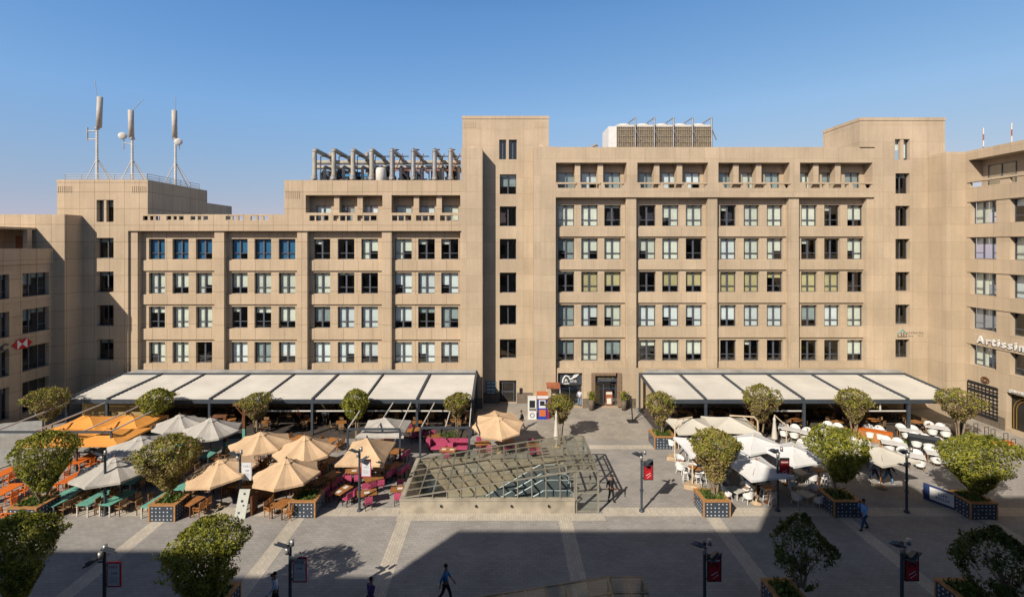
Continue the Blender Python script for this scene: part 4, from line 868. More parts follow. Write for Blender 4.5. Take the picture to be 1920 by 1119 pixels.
# ------------------------------------------------------------ trees, planters
def crown(seed, hw, h, leaf, n, style):
    rr = random.Random(seed); m = MB(); n = int(n * (1.75 if style != 'sparse' else 1.5)); sk = rr.uniform(-.10, .22) * (0 if style == 'sparse' else 1); ska = rr.uniform(-.6, .6)
    clumps = []
    nc = 46 if style != 'sparse' else 26
    for i in range(nc):
        t = rr.random() ** .8; a = rr.uniform(0, 2 * math.pi); clumps.append((t, a, rr.uniform(-.16, .2)))
    def rad(t):
        if style == 'flat': return hw * (.20 + .80 * min(1, t / .60) ** .9) * (1 if t < .8 else math.sqrt(max(.05, 1 - ((t - .8) / .2) ** 2 * .75)))
        if style == 'round': return hw * max(.12, math.sqrt(max(0, 1 - ((t - .58) / .58) ** 2)) if t < .58 else math.sqrt(max(0.02, 1 - ((t - .58) / .43) ** 2)))
        if style == 'sparse': return hw * (.30 + .7 * math.sin(min(1, t * 1.1) * math.pi * .62)) * (1 if t < .6 else max(.2, 1 - (t - .6) * 1.9))
        return hw * (.22 + .78 * min(1, t / .66) ** .95) * (1 if t < .72 else math.sqrt(max(.03, 1 - ((t - .72) / .28) ** 2 * .93)))
    ph = [rr.uniform(0, 6.28) for _ in range(6)]
    def lump(t, a): return 1 + .09 * math.sin(3 * a + ph[0] + 4 * t) + .08 * math.sin(5 * a + ph[1] - 9 * t) + .06 * math.sin(9 * a + ph[2] + 13 * t) + .06 * math.sin(14 * t + ph[3] + 2 * a)
    gaps = [(rr.uniform(.1, .95), rr.uniform(0, 6.283), rr.uniform(.10, .2)) for _ in range(13 if style != 'sparse' else 8)]
    shoots = [(rr.uniform(.55, 1.0), rr.uniform(0, 6.283), rr.uniform(.06, .17)) for _ in range(26)]
    for i in range(n):
        if style == 'sparse' or rr.random() < .45:
            t, a, o = rr.choice(clumps); t += rr.gauss(0, .06); a += rr.gauss(0, .26); q = 1 - abs(rr.gauss(0, .10)) + o * .5
        else:
            t = rr.random() ** .85; a = rr.uniform(0, 6.283); q = 1 - abs(rr.gauss(0, .10))
            if rr.random() < .33: q = rr.uniform(.3, .85)
        t = max(0.0, min(1.02, t))
        if q > .72 and any(abs(t - g0) < g2 * .8 and abs((a - g1 + math.pi) % (2 * math.pi) - math.pi) < g2 * 1.9 for g0, g1, g2 in gaps) and rr.random() < .85: continue
        if rr.random() < .045: t, a, o = rr.choice(shoots); q = 1 + rr.random() * o * 1.3; a += rr.gauss(0, .03); t += rr.gauss(0, .012) + (q - 1) * .35
        if style == 'sparse' and t < .35 and rr.random() < .55: continue
        ra = rad(min(t, 1)) * lump(t, a) * q
        z = h * t + rr.gauss(0, .03); 
        if t > .9 and rr.random() < .5: ra *= rr.random() ** .5
        p = Vector((ra * math.cos(a), ra * math.sin(a), z)); p.z += sk * t * (p.x * math.cos(ska) + p.y * math.sin(ska))
        s = leaf * rr.uniform(.6, 1.35)
        d = Vector((rr.gauss(0, 1) + .8 * math.cos(a), rr.gauss(0, 1) + .8 * math.sin(a), rr.gauss(.5, .8))).normalized()
        e = d.orthogonal().normalized(); f = d.cross(e); th = rr.uniform(0, 6.28); e, f = e * math.cos(th) + f * math.sin(th), f * math.cos(th) - e * math.sin(th)
        tip = d * s * .25
        o_ = len(m.v)
        m.v += [tuple(p - e * s * .75), tuple(p + f * s * .34), tuple(p + e * s * .85 + tip), tuple(p - f * s * .34)]; m.f.append([o_, o_ + 1, o_ + 2, o_ + 3]); m.m.append(1 if rr.random() < (.75 if t < .6 else .35) else 0); m.sm.append(False)
    ax = sorted(abs(p[0]) for p in m.v); kx = hw / ax[int(len(ax) * .996)]; az = sorted(p[2] for p in m.v); z0_ = az[int(len(az) * .01)]; z1_ = az[int(len(az) * .996)]
    m.v = [(p[0] * kx, p[1] * kx, (p[2] - z0_) * h / (z1_ - z0_)) for p in m.v]
    return m
def limbs(seed, h0, hw, h, r0, dense=9):
    rr = random.Random(seed + 50); m = MB()
    ns = 3 if seed % 3 else 2
    for s in range(ns):
        a0 = rr.uniform(0, 6.28); p = Vector((.07 * math.cos(a0), .07 * math.sin(a0), -.05)); r = r0 * .75
        pts = [p]
        for k in range(3):
            q = pts[-1] + Vector((.10 * math.cos(a0) + rr.gauss(0, .03), .10 * math.sin(a0) + rr.gauss(0, .03), h0 / 3 + .04)); m.tube(pts[-1], q, r, r * .88, 7); r *= .88; pts.append(q)
        for b in range(dense):
            a = rr.uniform(0, 6.28); e = rr.uniform(.45, .95); z = rr.uniform(.25, .85)
            tgt = Vector((math.cos(a) * hw * e * (.35 + .6 * z), math.sin(a) * hw * e * (.35 + .6 * z), h0 + h * z)); mid = pts[-1] * .5 + tgt * .5 + Vector((-math.cos(a) * .1, -math.sin(a) * .1, -.05))
            m.tube(pts[-1], mid, r * .55, r * .35, 5); m.tube(mid, tgt, r * .35, r * .12, 5)
    return m
def tree(px, py0, py1, wpx, Y, lab, group, style='vase', dry=False, n=4200, leaf=.12, seed=None, z0=.9, dark=False):
    py1 -= {gb: 15, gf: 16}.get(group, 0)
    s = seed if seed is not None else int(px) + 1
    zt_ = fz(py0, Y); zb_ = fz(py1, Y); hw = wpx * Y / FPX / 2
    r = thing('ficus_tree', lab, 'tree', (fx(px, Y), Y, z0), 0, group)
    hw_ = hw * .97
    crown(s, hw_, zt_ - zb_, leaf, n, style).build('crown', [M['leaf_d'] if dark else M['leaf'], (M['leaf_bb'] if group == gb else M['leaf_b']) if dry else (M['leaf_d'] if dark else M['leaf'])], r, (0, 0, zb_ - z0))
    limbs(s, zb_ - z0 + .15, hw, zt_ - zb_, .085 if hw < 1.4 else .12).build('trunk', M['bark'], r)
M['leaf_bb'] = leafmat('brown_ficus_leaves', (.14, .095, .05), (.34, .24, .12))
gf = 'clipped ficus trees in the front planters'; gb = 'small ficus trees along the pergolas'; gn = 'ficus trees at the near edge'
def planter(px0, px1, py, lab, dep=1.6, soilbush=True, h=1.03, rows=4, cols=6):
    Y = gy(py); x0, x1 = fx(px0, Y), fx(px1, Y); w_ = x1 - x0; r = thing('planter_box', lab, 'planter', (x0, Y, 0), 0, 'perforated dark planter boxes with wooden rims')
    m = MB()
    m.box(.07, w_ - .07, 0, .04, .03, h - .06); m.box(.07, w_ - .07, dep - .04, dep, .03, h - .06); m.box(0.0, .04, .07, dep - .07, .03, h - .06); m.box(w_ - .04, w_, .07, dep - .07, .03, h - .06); m.build('panels', M['navy'], r)
    m = MB()
    for i in range(cols):
        for j in range(rows):
            if (i * 7 + j * 3 + int(px0)) % 11 == 0: continue
            x = w_ * (i + 1) / (cols + 1); z = .14 + (h - .34) * j / (rows - 1) if rows > 1 else .5; s_ = .035
            m.box(x - s_, x + s_, -.006, -.001, z - s_, z + s_); m.box(-.006, -.001, dep * (i + 1) / (cols + 1) - s_, dep * (i + 1) / (cols + 1) + s_, z - s_, z + s_); m.box(w_ + .001, w_ + .006, dep * (i + 1) / (cols + 1) - s_, dep * (i + 1) / (cols + 1) + s_, z - s_, z + s_)
    m.build('perforations', M['dot'], r)
    m = MB()
    for x in (0, w_ - .07):
        for y in (-.01, dep - .06): m.box(x - .008, x + .078, y - .002, y + .072, 0, h - .061)
    t = .26; m.box(-.03, w_ + .03, -.03, t, h - .06, h); m.box(-.03, w_ + .03, dep - t, dep + .03, h - .06, h); m.box(-.03, t, t + .001, dep - t - .001, h - .059, h - .001); m.box(w_ - t, w_ + .03, t + .001, dep - t - .001, h - .059, h - .001)
    m.build('wooden_rim', M['rim'], r)
    m = MB(); m.box(.04, w_ - .04, .04, dep - .04, .3, h - .1); m.build('soil', M['soil'], r)
    rr = random.Random(int(px0)); m = MB()
    for i in range(520 if soilbush else 200):
        p = Vector((rr.uniform(.2, w_ - .2), rr.uniform(.2, dep - .2), h - .08 + abs(rr.gauss(0, .13)))); s_ = rr.uniform(.05, .12); d = Vector((rr.gauss(0, 1), rr.gauss(0, 1), rr.gauss(.6, .6))).normalized(); e = d.orthogonal().normalized(); f = d.cross(e)
        m.add([p - e * s_, p + f * s_ * .5, p + e * s_, p - f * s_ * .5], [(0, 1, 2, 3)])
    m.build('bedding_plants', M['leaf_low'], r)
    return r
planter(12, 68, 984, 'perforated planter box with a red tray, at the far left')
planter(278, 328, 978, 'perforated planter box with wooden rim between teal and wooden tables')
planter(541, 591, 971, 'perforated planter box with low plants and no tree, beside the pink tables')
planter(1319, 1370, 970, 'perforated planter box at the near corner of the white parasol terrace')
planter(1564, 1617, 970, 'perforated planter box behind the walking man in light blue')
planter(1820, 1871, 974, 'perforated planter box adjoining the blue and white signboard')
planter(1227, 1268, 842, 'perforated planter box at the far corner of the white parasol terrace', 1.7)
tree(81, 810, 935, 112, 30.4, 'ficus with dome crown in the far left front planter', gf, 'vase', n=6500, leaf=.12, seed=11)
tree(315, 818, 930, 112, 30.8, 'ficus with rounded crown in the planter between teal and wooden tables', gf, 'vase', n=6000, leaf=.12, seed=12, dry=True)
tree(1341, 806, 915, 97, 31.0, 'ficus with dense crown in the planter by the white parasols', gf, 'vase', n=6500, leaf=.12, seed=13, dry=True)
tree(1573, 804, 915, 108, 31.0, 'ficus with dark lower crown in the planter behind the walking man', gf, 'flat', n=6500, leaf=.12, seed=14, dark=False)
tree(1832, 818, 934, 132, 30.8, 'wide ficus with sunlit flat top beside the blue signboard', gf, 'flat', n=7500, leaf=.12, seed=15)
tree(1238, 735, 812, 60, 41.2, 'small ficus in the far corner planter of the white terrace', gb, 'vase', True, 2400, .13, 16)
for px, a, b, w_, lab, stl, dry in ((90, 728, 802, 72, 'small ficus before the left wing, leftmost behind the orange umbrellas', 'flat', True), (293, 728, 792, 60, 'small ficus between the orange umbrellas and the rear grey parasols', 'round', False), (481, 737, 800, 70, 'small dry ficus in front of the left pergola, behind the teal posts', 'vase', True),
        (666, 730, 800, 54, 'small leafy ficus beside the left end of the frame over the grey umbrella', 'round', False), (857, 737, 797, 52, 'small ficus rising above the pink bench', 'vase', True), (1050, 740, 806, 54, 'small ficus between the cash machines and the escalator canopy', 'vase', True),
        (1426, 723, 803, 70, 'small ficus behind the cantilever parasols, before the right pergola', 'vase', True), (1601, 729, 805, 66, 'small ficus in the middle of the white tables', 'vase', True), (1799, 731, 802, 84, 'small spreading ficus at the right end of the right pergola', 'flat', True)):
    tree(px, a, b, w_, 41.8, lab, gb, stl, dry, 2600, .13, int(px), z0=0)
tree(35, 970, 1119, 132, 21.4, 'large dense ficus cut off by the left edge in the foreground', gn, 'flat', n=9500, leaf=.10, seed=21, z0=.9)
tree(385, 972, 1135, 158, 21.4, 'large dense ficus in the left foreground, right of the banner lamp', gn, 'vase', n=10000, leaf=.10, seed=22)
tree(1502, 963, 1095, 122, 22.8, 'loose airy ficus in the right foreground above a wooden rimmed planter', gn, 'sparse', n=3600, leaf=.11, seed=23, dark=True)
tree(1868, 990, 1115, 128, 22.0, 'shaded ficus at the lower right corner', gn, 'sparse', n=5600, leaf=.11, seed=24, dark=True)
for a, b, y0_, lab in ((1462, 1520, 1172, 'planter box at the bottom edge under the airy ficus'), (1812, 1872, 1172, 'planter box at the lower right corner under the shaded ficus'), (345, 415, 1180, 'planter box below the picture edge under the left foreground ficus')):
    planter(a, b, y0_, lab, 1.6)
# ------------------------------------------------------------ umbrellas
def canopy_mesh(n, hw, hd, rise, val=.14, rot=0, sag=.1, flare=0):
    """parasol cloth: n ribs, rectangular when n == 4; val = valance height"""
    vs = []; fs = []; m = MB(); sub = 3; rings = [0, .12, .4, .7, 1.0]
    def rim(a, s):
        if n == 4:
            k, t = divmod(a, 1); c = [(-1, -1), (1, -1), (1, 1), (-1, 1), (-1, -1)]; p, q = c[int(k) % 4], c[int(k) % 4 + 1]
            x = p[0] + (q[0] - p[0]) * t; y = p[1] + (q[1] - p[1]) * t; w = math.sin(t * math.pi); sc = 1 - .07 * w
            return x * hw * s * sc, y * hd * s * sc, w
        k, t = divmod(a, 1); a0 = 2 * math.pi * k / n + rot; a1 = 2 * math.pi * (k + 1) / n + rot; w = math.sin(t * math.pi); sc = 1 - .05 * w
        x = (math.cos(a0) * (1 - t) + math.cos(a1) * t) * sc; y = (math.sin(a0) * (1 - t) + math.sin(a1) * t) * sc
        return x * hw * s, y * hd * s, w
    N = n * sub
    for th in (0, -.02):
        base = len(m.v)
        for s in rings:
            for i in range(N):
                x, y, w = rim(i / sub, max(s, .012)); z = rise * (1 - s) - sag * math.sin(s * math.pi) * .5 - .10 * rise * w * s + flare * s * s * 0
                m.v.append((x, y, z + th))
        for i in range(N):
            x, y, w = rim(i / sub, 1.0); m.v.append((x * 1.005, y * 1.005, -.10 * rise * w - val * (1 - .3 * w) + th))
        for k in range(len(rings)):
            for i in range(N):
                m.f.append([base + k * N + i, base + k * N + (i + 1) % N, base + (k + 1) * N + (i + 1) % N, base + (k + 1) * N + i]); m.m.append(0); m.sm.append(False)
    return m, rim
def umbrella(px, py, wpx, lab, cl, n=8, hd=None, zr=2.35, rise=.75, pole='wood_d', group=None, rot=0, tilt=(0, 0), cant=None, base=None, fin=True, rz=0, vent=True):
    Y = gy(py, zr); x = fx(px, Y); hw = wpx * Y / FPX / 2; hd = hd or hw
    r = thing('parasol', lab, 'parasol', (x, Y, 0), 0, group)
    m, rim = canopy_mesh(n, hw, hd, rise, rot=rot)
    c = m.build('canopy', M[cl], r, (0, 0, zr)); c.rotation_euler = (tilt[0], tilt[1], rz)
    if vent and n == 8:
        m, _ = canopy_mesh(n, hw * .2, hd * .2, rise * .24, val=.03, rot=rot, sag=0); v = m.build('vent', M[cl], c, (0, 0, rise * .84))
    if fin:
        m = MB(); m.lathe([(.05, 0), (.07, .08), (.03, .14), (.005, .2)], (0, 0, rise), 8); m.build('finial', M[pole], c)
    for k in range(n):
        m = MB(); xx, yy, _ = rim(k, .97); m.bar((0, 0, rise - .08), (xx, yy, .0 - .03), .03, .03); m.build('rib', M[pole], c)
    if cant:
        dx, dy, hz = cant; m = MB(); m.path([(dx, dy, 0), (dx * .98, dy * .98, hz - .35), (dx * .85, dy * .85, hz)], .055, 8); m.build('mast', M[pole], r)
        m = MB(); m.bar((dx * .86, dy * .86, hz), (0, 0, zr + rise + .12), .09, .09); m.build('arm', M[pole], r)
        m = MB(); m.bar((dx * .98, dy * .98, hz - 1.0), (dx * .45, dy * .45, (hz + zr + rise + .1) / 2), .05, .05); m.build('strut', M[pole], r)
        rr = random.Random(int(px)); m = MB(); k = 9; vs = []
        for z, s in ((0, 1), (.22, .97), (.26, .9)):
            for i in range(k): a = 6.283 * i / k; q = s * (.62 + .12 * math.sin(3 * a + px)); vs.append((dx + q * math.cos(a), dy + q * .8 * math.sin(a), z))
        m.add(vs, [(j * k + i, j * k + (i + 1) % k, (j + 1) * k + (i + 1) % k, (j + 1) * k + i) for j in range(2) for i in range(k)] + [tuple(range(2 * k, 3 * k))]); m.build('stone_base', M['stonebase'], r)
    else:
        m = MB(); m.tube((0, 0, 0), (0, 0, zr + rise), .035, n=8); m.build('pole', M[pole], r)
        m = MB(); m.lathe([(.01, .0), (.38, 0), (.38, .08), (.06, .12), (.05, .3), (.01, .3)], (0, 0, 0), 12); m.build('base', M['stonebase' if cl != 'orange_c' else 'black'], r)
    return r
gG, gT, gO, gW = 'light grey parasols', 'tan parasols', 'orange parasols', 'white parasols of the right terrace'
umbrella(337, 794, 88, 'light grey parasol farthest back, beside the second small ficus', 'grey_c', group=gG)
umbrella(395, 806, 106, 'large light grey parasol beside the teal-footed wooden posts', 'grey_c', group=gG, rise=.95)
umbrella(264, 838, 126, 'light grey parasol partly hidden behind the rounded ficus crown', 'grey_c', group=gG, rise=.8)
umbrella(216, 880, 132, 'light grey parasol nearest the viewer, over the teal tables', 'grey_c', group=gG, rise=.8)
umbrella(489, 830, 112, 'tan parasol at the back left, touching the grey one', 'tan_c', group=gT, rise=.8, rot=.2)
umbrella(572, 843, 112, 'tan parasol with two small stains, back right of three', 'tan_c', group=gT, rise=1.0, rot=.35, zr=2.3)
umbrella(537, 886, 124, 'tan parasol nearest the viewer, above the low planter', 'tan_c', group=gT, rise=.9, rot=.1, zr=2.3)
umbrella(415, 881, 128, 'tan parasol in the shade of the rounded ficus, behind a lamp', 'tan_c', group=gT, rise=.7, rot=.25, tilt=(R(3), R(-6)))
umbrella(688, 848, 86, 'large rectangular tan parasol over the pink tables', 'tan_c', n=4, hd=1.9, group=gT, rise=1.05, zr=2.35, pole='black', fin=True)
umbrella(934, 795, 98, 'round tan parasol tilted towards the viewer near the walking man in black', 'tan_c', group=gT, rise=.7, rot=.15, tilt=(R(12), 0), zr=2.3)
umbrella(722, 802, 86, 'small light grey square parasol under the open frame', 'grey_c', n=4, hd=1.7, group=gG, rise=.85, pole='black')
umbrella(168, 792, 92, 'orange canvas parasol, rear left of four', 'orange_c', n=4, hd=1.75, group=gO, rise=.5, zr=2.3)
umbrella(249, 791, 80, 'orange canvas parasol, rear right of four', 'orange_c', n=4, hd=1.75, group=gO, rise=.5, zr=2.3)
umbrella(119, 818, 98, 'orange canvas parasol, front left of four, behind the domed ficus', 'orange_c', n=4, hd=1.75, group=gO, rise=.5, zr=2.3)
umbrella(208, 817, 92, 'orange canvas parasol, front right of four', 'orange_c', n=4, hd=1.75, group=gO, rise=.5, zr=2.3)
umbrella(1298, 797, 80, 'beige cantilever parasol at the far left corner of the white terrace', 'beige_c', n=4, hd=1.7, group=gW, rise=.55, pole='cream_m', cant=(-1.75, -.9, 3.1), fin=False)
umbrella(1368, 795, 84, 'beige cantilever parasol with its mast on the right, rearmost', 'beige_c', n=4, hd=1.7, group=gW, rise=.6, pole='cream_m', cant=(2.2, -.3, 3.05), fin=False, rz=R(-8))
umbrella(1330, 836, 104, 'white cantilever parasol half hidden by the corner ficus', 'white_c', n=4, hd=1.7, group=gW, rise=.55, pole='cream_m', cant=(-1.75, -1.3, 3.1), fin=False)
umbrella(1412, 829, 92, 'bright white parasol in the middle of the white terrace', 'white_c', n=4, hd=1.6, group=gW, rise=.45, pole='cream_m', rz=R(18))
umbrella(1487, 849, 84, 'bright white parasol touching the dark ficus, right of two near the red banner', 'white_c', n=4, hd=1.7, group=gW, rise=.45, pole='cream_m', rz=R(14))
umbrella(1418, 876, 84, 'bright white parasol nearest the viewer, with a leafy shadow on it', 'white_c', n=4, hd=1.5, group=gW, rise=.5, pole='wood', rz=R(10))
umbrella(1651, 851, 84, 'beige parasol over the walking couple', 'beige_c', n=4, hd=1.5, group=gW, rise=.5, pole='wood', rz=R(12))
def closed(px, py, ptop, lab, cl, cant=None):
    Y = gy(py); h = fz(ptop, Y); r = thing('closed_parasol', lab, 'parasol', (fx(px, Y), Y, 0)); m = MB()
    m.lathe([(.24, .75), (.22, .9), (.16, h * .6), (.10, h * .86), (.13, h * .9), (.03, h)], n=9); m.build('folded_canopy', M[cl], r); m = MB(); m.tube((0, 0, 0), (0, 0, h + .1), .04); m.build('pole', M['cream_m' if cant else 'white'], r)
    m = MB(); m.lathe([(.01, 0), (.4, 0), (.38, .1), (.01, .1)], n=10); m.build('base', M['stonebase'], r)
    if cant: m = MB(); m.path([(cant, -.1, 0), (cant, -.1, h - .8), (0, 0, h + .1)], .05); m.build('mast', M['cream_m'], r)
closed(1043, 838, 772, 'closed white parasol before the small ficus by the cash machines', 'beige_c')
closed(1452, 838, 780, 'closed beige cantilever parasol with angled mast among white tables', 'beige_c', .95)

# ------------------------------------------------------------ tables and chairs
def mk_table(name, w_, d_, mt, leg='wood_d', slats=True, h=.75, ped=False):
    r = thing(name, 'table', 'table'); m = MB()
    if slats:
        n = max(3, int(w_ / .16))
        for i in range(n): m.box(-w_ / 2 + w_ * i / n, -w_ / 2 + w_ * (i + .9) / n, -d_ / 2, d_ / 2, h - .04, h)
        m.box(-w_ / 2 + .03, w_ / 2 - .03, -d_ / 2 + .08, -d_ / 2 + .14, h - .09, h - .041); m.box(-w_ / 2 + .03, w_ / 2 - .03, d_ / 2 - .14, d_ / 2 - .08, h - .09, h - .041)
    else: m.box(-w_ / 2, w_ / 2, -d_ / 2, d_ / 2, h - .05, h)
    m.build('tabletop', M[mt], r)
    if ped:
        m = MB(); m.tube((0, 0, .05), (0, 0, h - .05), .05); m.build('pedestal', M[leg], r); m = MB(); m.lathe([(.01, 0), (.28, 0), (.28, .03), (.05, .06), (.01, .06)], n=10); m.build('foot', M[leg], r)
    else:
        for a in (-1, 1):
            for b in (-1, 1): m = MB(); m.box(a * (w_ / 2 - .06) - .03, a * (w_ / 2 - .06) + .03, b * (d_ / 2 - .06) - .03, b * (d_ / 2 - .06) + .03, 0, h - .09); m.build('leg', M[leg], r)
    return r
def mk_chair(name, mt, leg, style):
    r = thing(name, 'chair', 'chair'); w_ = .46 if style != 'wicker' else .6
    if style == 'stool':
        m = MB(); m.lathe([(.01, .70), (.2, .70), (.21, .74), (.01, .76)], n=12); m.build('seat', M[mt], r)
        for a in range(4): t = R(45 + 90 * a); m = MB(); m.tube((.28 * math.cos(t), .28 * math.sin(t), 0), (.16 * math.cos(t), .16 * math.sin(t), .70), .022, n=6); m.build('leg', M[leg], r)
        m = MB(); m.path([(.24 * math.cos(R(45 + 90 * a)), .24 * math.sin(R(45 + 90 * a)), .28) for a in range(5)], .015, 5); m.build('foot_ring', M[leg], r)
        m = MB(); m.path([(.2 * math.cos(R(a)), .2 * math.sin(R(a)), 1.0) for a in range(200, 345, 24)], .03, 6); m.path([(.18 * math.cos(R(a)), .18 * math.sin(R(a)), .86) for a in range(200, 345, 24)], .02, 6); m.tube((-.14, -.12, .74), (-.19, -.07, 1.0), .015, n=5); m.tube((.14, -.12, .74), (.19, -.07, 1.0), .015, n=5); m.build('backrest', M[mt], r)
        return r
    if style == 'wicker':
        m = MB(); m.lathe([(.01, .30), (.26, .30), (.31, .40), (.30, .44), (.01, .45)], n=14); m.build('seat', M[mt], r)
        m = MB(); k = 11; vs = []
        for lay, off in ((0, 0), (1, .045)):
            for z in range(2):
                for i in range(k):
                    a = R(180 + 180 * i / (k - 1)); rr_ = .30 + off + (.05 if z else 0); hh = .44 if z == 0 else .62 + .24 * math.sin(math.pi * i / (k - 1)); vs.append((rr_ * math.cos(a), rr_ * math.sin(a) + .05, hh))
        fs = []
        for lay in (0, 1):
            for i in range(k - 1): b = lay * 2 * k; fs.append((b + i, b + i + 1, b + k + i + 1, b + k + i))
        for i in range(k - 1): fs.append((k + i, k + i + 1, 3 * k + i + 1, 3 * k + i))
        m.add(vs, fs); m.build('backrest', M[mt], r)
        m = MB(); m.box(-.22, .22, -.16, .2, .45, .51); m.build('cushion', M['cushion' if mt == 'wicker' else 'blind_cream'], r)
        for a in (-1, 1):
            for b in (-1, 1): m = MB(); m.tube((a * .24, b * .22, 0), (a * .2, b * .18, .31), .022, n=6); m.build('leg', M[leg], r)
        return r
    m = MB(); m.box(-w_ / 2, w_ / 2, -.22, .22, .42, .46 if style != 'pad' else .5); m.build('seat', M[mt], r)
    m = MB()
    if style == 'slat':
        for z in (.56, .66, .76, .86): m.box(-w_ / 2 + .03, w_ / 2 - .03, -.26, -.23, z, z + .07)
        for a in (-1, 1): m.bar((a * (w_ / 2 - .02), -.21, .44), (a * (w_ / 2 - .02), -.27, .95), .04, .04)
    elif style == 'pad': m.box(-w_ / 2, w_ / 2, -.27, -.22, .55, .9); m.bar((-.18, -.22, .44), (-.18, -.25, .6), .03, .03); m.bar((.18, -.22, .44), (.18, -.25, .6), .03, .03)
    else:
        m.box(-w_ / 2, w_ / 2, -.26, -.22, .62, .93); m.bar((-.2, -.22, .44), (-.2, -.25, .65), .035, .035); m.bar((.2, -.22, .44), (.2, -.25, .65), .035, .035)
    m.build('backrest', M[mt], r)
    for a in (-1, 1):
        for b in (-1, 1): m = MB(); m.box(a * (w_ / 2 - .03) - .02, a * (w_ / 2 - .03) + .02, b * .2 - .02, b * .2 + .02, 0, .42); m.build('leg', M[leg], r)
        if style in ('slat', 'arm'): m = MB(); m.box(a * (w_ / 2 + .01) - .025, a * (w_ / 2 + .01) + .025, -.24, .22, .64, .67); m.box(a * (w_ / 2 + .01) - .018, a * (w_ / 2 + .01) + .018, .17, .21, .461, .639); m.build('armrest', M[leg], r)
    return r
PT = {'orange': mk_table('slatted_table', 1.9, .85, 'orange', 'orange'), 'teal': mk_table('slatted_table', 1.9, .85, 'teal', 'offwhite', ), 'wood': mk_table('wooden_table', 1.2, .8, 'wood', 'wood_d'),
      'pink': mk_table('cafe_table', 1.25, .8, 'wood', 'black', False, ped=True), 'white': mk_table('white_table', 1.7, .95, 'white', 'wicker_b', False), 'bar': mk_table('bar_table', .7, .7, 'wood', 'wood_d', False, 1.05, True), 'low': mk_table('low_table', .85, .85, 'offwhite', 'offwhite', False, .5),
      'inner': mk_table('cafe_table', .9, .8, 'wood', 'black', False, ped=True)}
PC = {'orange': mk_chair('slatted_armchair', 'orange', 'orange', 'slat'), 'teal': mk_chair('woven_armchair', 'wicker_b', 'wood_d', 'arm'), 'wood': mk_chair('wooden_armchair', 'wood', 'wood', 'slat'),
      'pink': mk_chair('cushioned_chair', 'pink', 'black', 'pad'), 'white': mk_chair('wicker_tub_chair', 'wicker', 'wicker_b', 'wicker'), 'bar': mk_chair('bar_stool', 'wicker', 'white', 'stool'), 'low': mk_chair('wicker_tub_chair', 'wicker', 'white', 'wicker'),
      'inner': mk_chair('woven_chair', 'wicker_b', 'black', 'arm')}
ADJ = {'orange': 'orange slatted', 'teal': 'teal slatted', 'wood': 'brown wooden', 'pink': 'dark-legged wooden', 'white': 'long white', 'bar': 'tall round-footed', 'low': 'low whitish', 'inner': 'small brown'}
CADJ = {'orange': 'orange slatted armchair', 'teal': 'brown woven armchair', 'wood': 'honey wooden armchair', 'pink': 'pink cushioned chair', 'white': 'white wicker tub chair', 'bar': 'white bar stool', 'low': 'white wicker tub chair', 'inner': 'dark woven chair'}
SZ = {'orange': (1.9, .85), 'teal': (1.9, .85), 'wood': (1.2, .8), 'pink': (1.25, .8), 'white': (1.7, .95), 'bar': (.6, .5), 'low': (.85, .85), 'inner': (.9, .8)}
rc = random.Random(5)
def tset(kind, px, py, desc, rz=90, chairs=4, X=None, Yd=None, group=None, mats_=0, ck=None):
    h = .5 if kind == 'low' else (1.05 if kind == 'bar' else .75)
    Y = gy(py, h) if Yd is None else Yd; x = fx(px, Y) if X is None else X; a = R(rz + rc.uniform(-6, 6)); ck = ck or kind
    t = once(PT[kind], USED, (x, Y, 0), a, f'{ADJ[kind]} table, {desc}', f'{ADJ[kind]} tables')
    w_, d_ = SZ[kind]; gap = .32 if kind not in ('white', 'low') else .42
    if chairs == 6: sp = [(-w_ / 3.2, -1), (0, -1), (w_ / 3.2, -1), (-w_ / 3.2, 1), (0, 1), (w_ / 3.2, 1)]
    elif chairs == 4: sp = [(-w_ / 4.2, -1), (w_ / 4.2, -1), (-w_ / 4.2, 1), (w_ / 4.2, 1)] if w_ > 1.1 else [(0, -1), (0, 1), (-1, 0), (1, 0)]
    elif chairs == 3: sp = [(-w_ / 4.2, -1), (w_ / 4.2, -1), (0, 1)]
    elif chairs == 2: sp = [(0, -1), (0, 1)]
    else: sp = [(0, -1)]
    pos = []
    for u, s in sp:
        if abs(s) < .5: lx, ly, r_ = u * (w_ / 2 + gap), 0, (-90 if u < 0 else 90)
        else: lx, ly, r_ = u, s * (d_ / 2 + gap), (0 if s < 0 else 180)
        lx += rc.uniform(-.05, .05); ly += rc.uniform(-.05, .08) * (1 if s > 0 else -1)
        wx, wy = x + lx * math.cos(a) - ly * math.sin(a), Y + lx * math.sin(a) + ly * math.cos(a)
        pos.append((wx, wy, a + R(r_ + rc.uniform(-12, 12))))
    if len(pos) == 4: q = sorted(pos, key=lambda p: p[1]); pos = sorted(q[:2]) + sorted(q[2:]); nm = ['near left', 'near right', 'far left', 'far right']
    else: pos.sort(); nm = {1: ['only'], 2: ['left', 'right'], 3: ['left', 'middle', 'right']}[len(pos)]
    for (wx, wy, rr_), n_ in zip(pos, nm):
        once(PC[ck], USED, (wx, wy, 0), rr_, f'{CADJ[ck]}, {n_} seat, table {desc}', f'{CADJ[ck]}s')
    return t
def desc_t(kind, desc): return f'table {desc}'
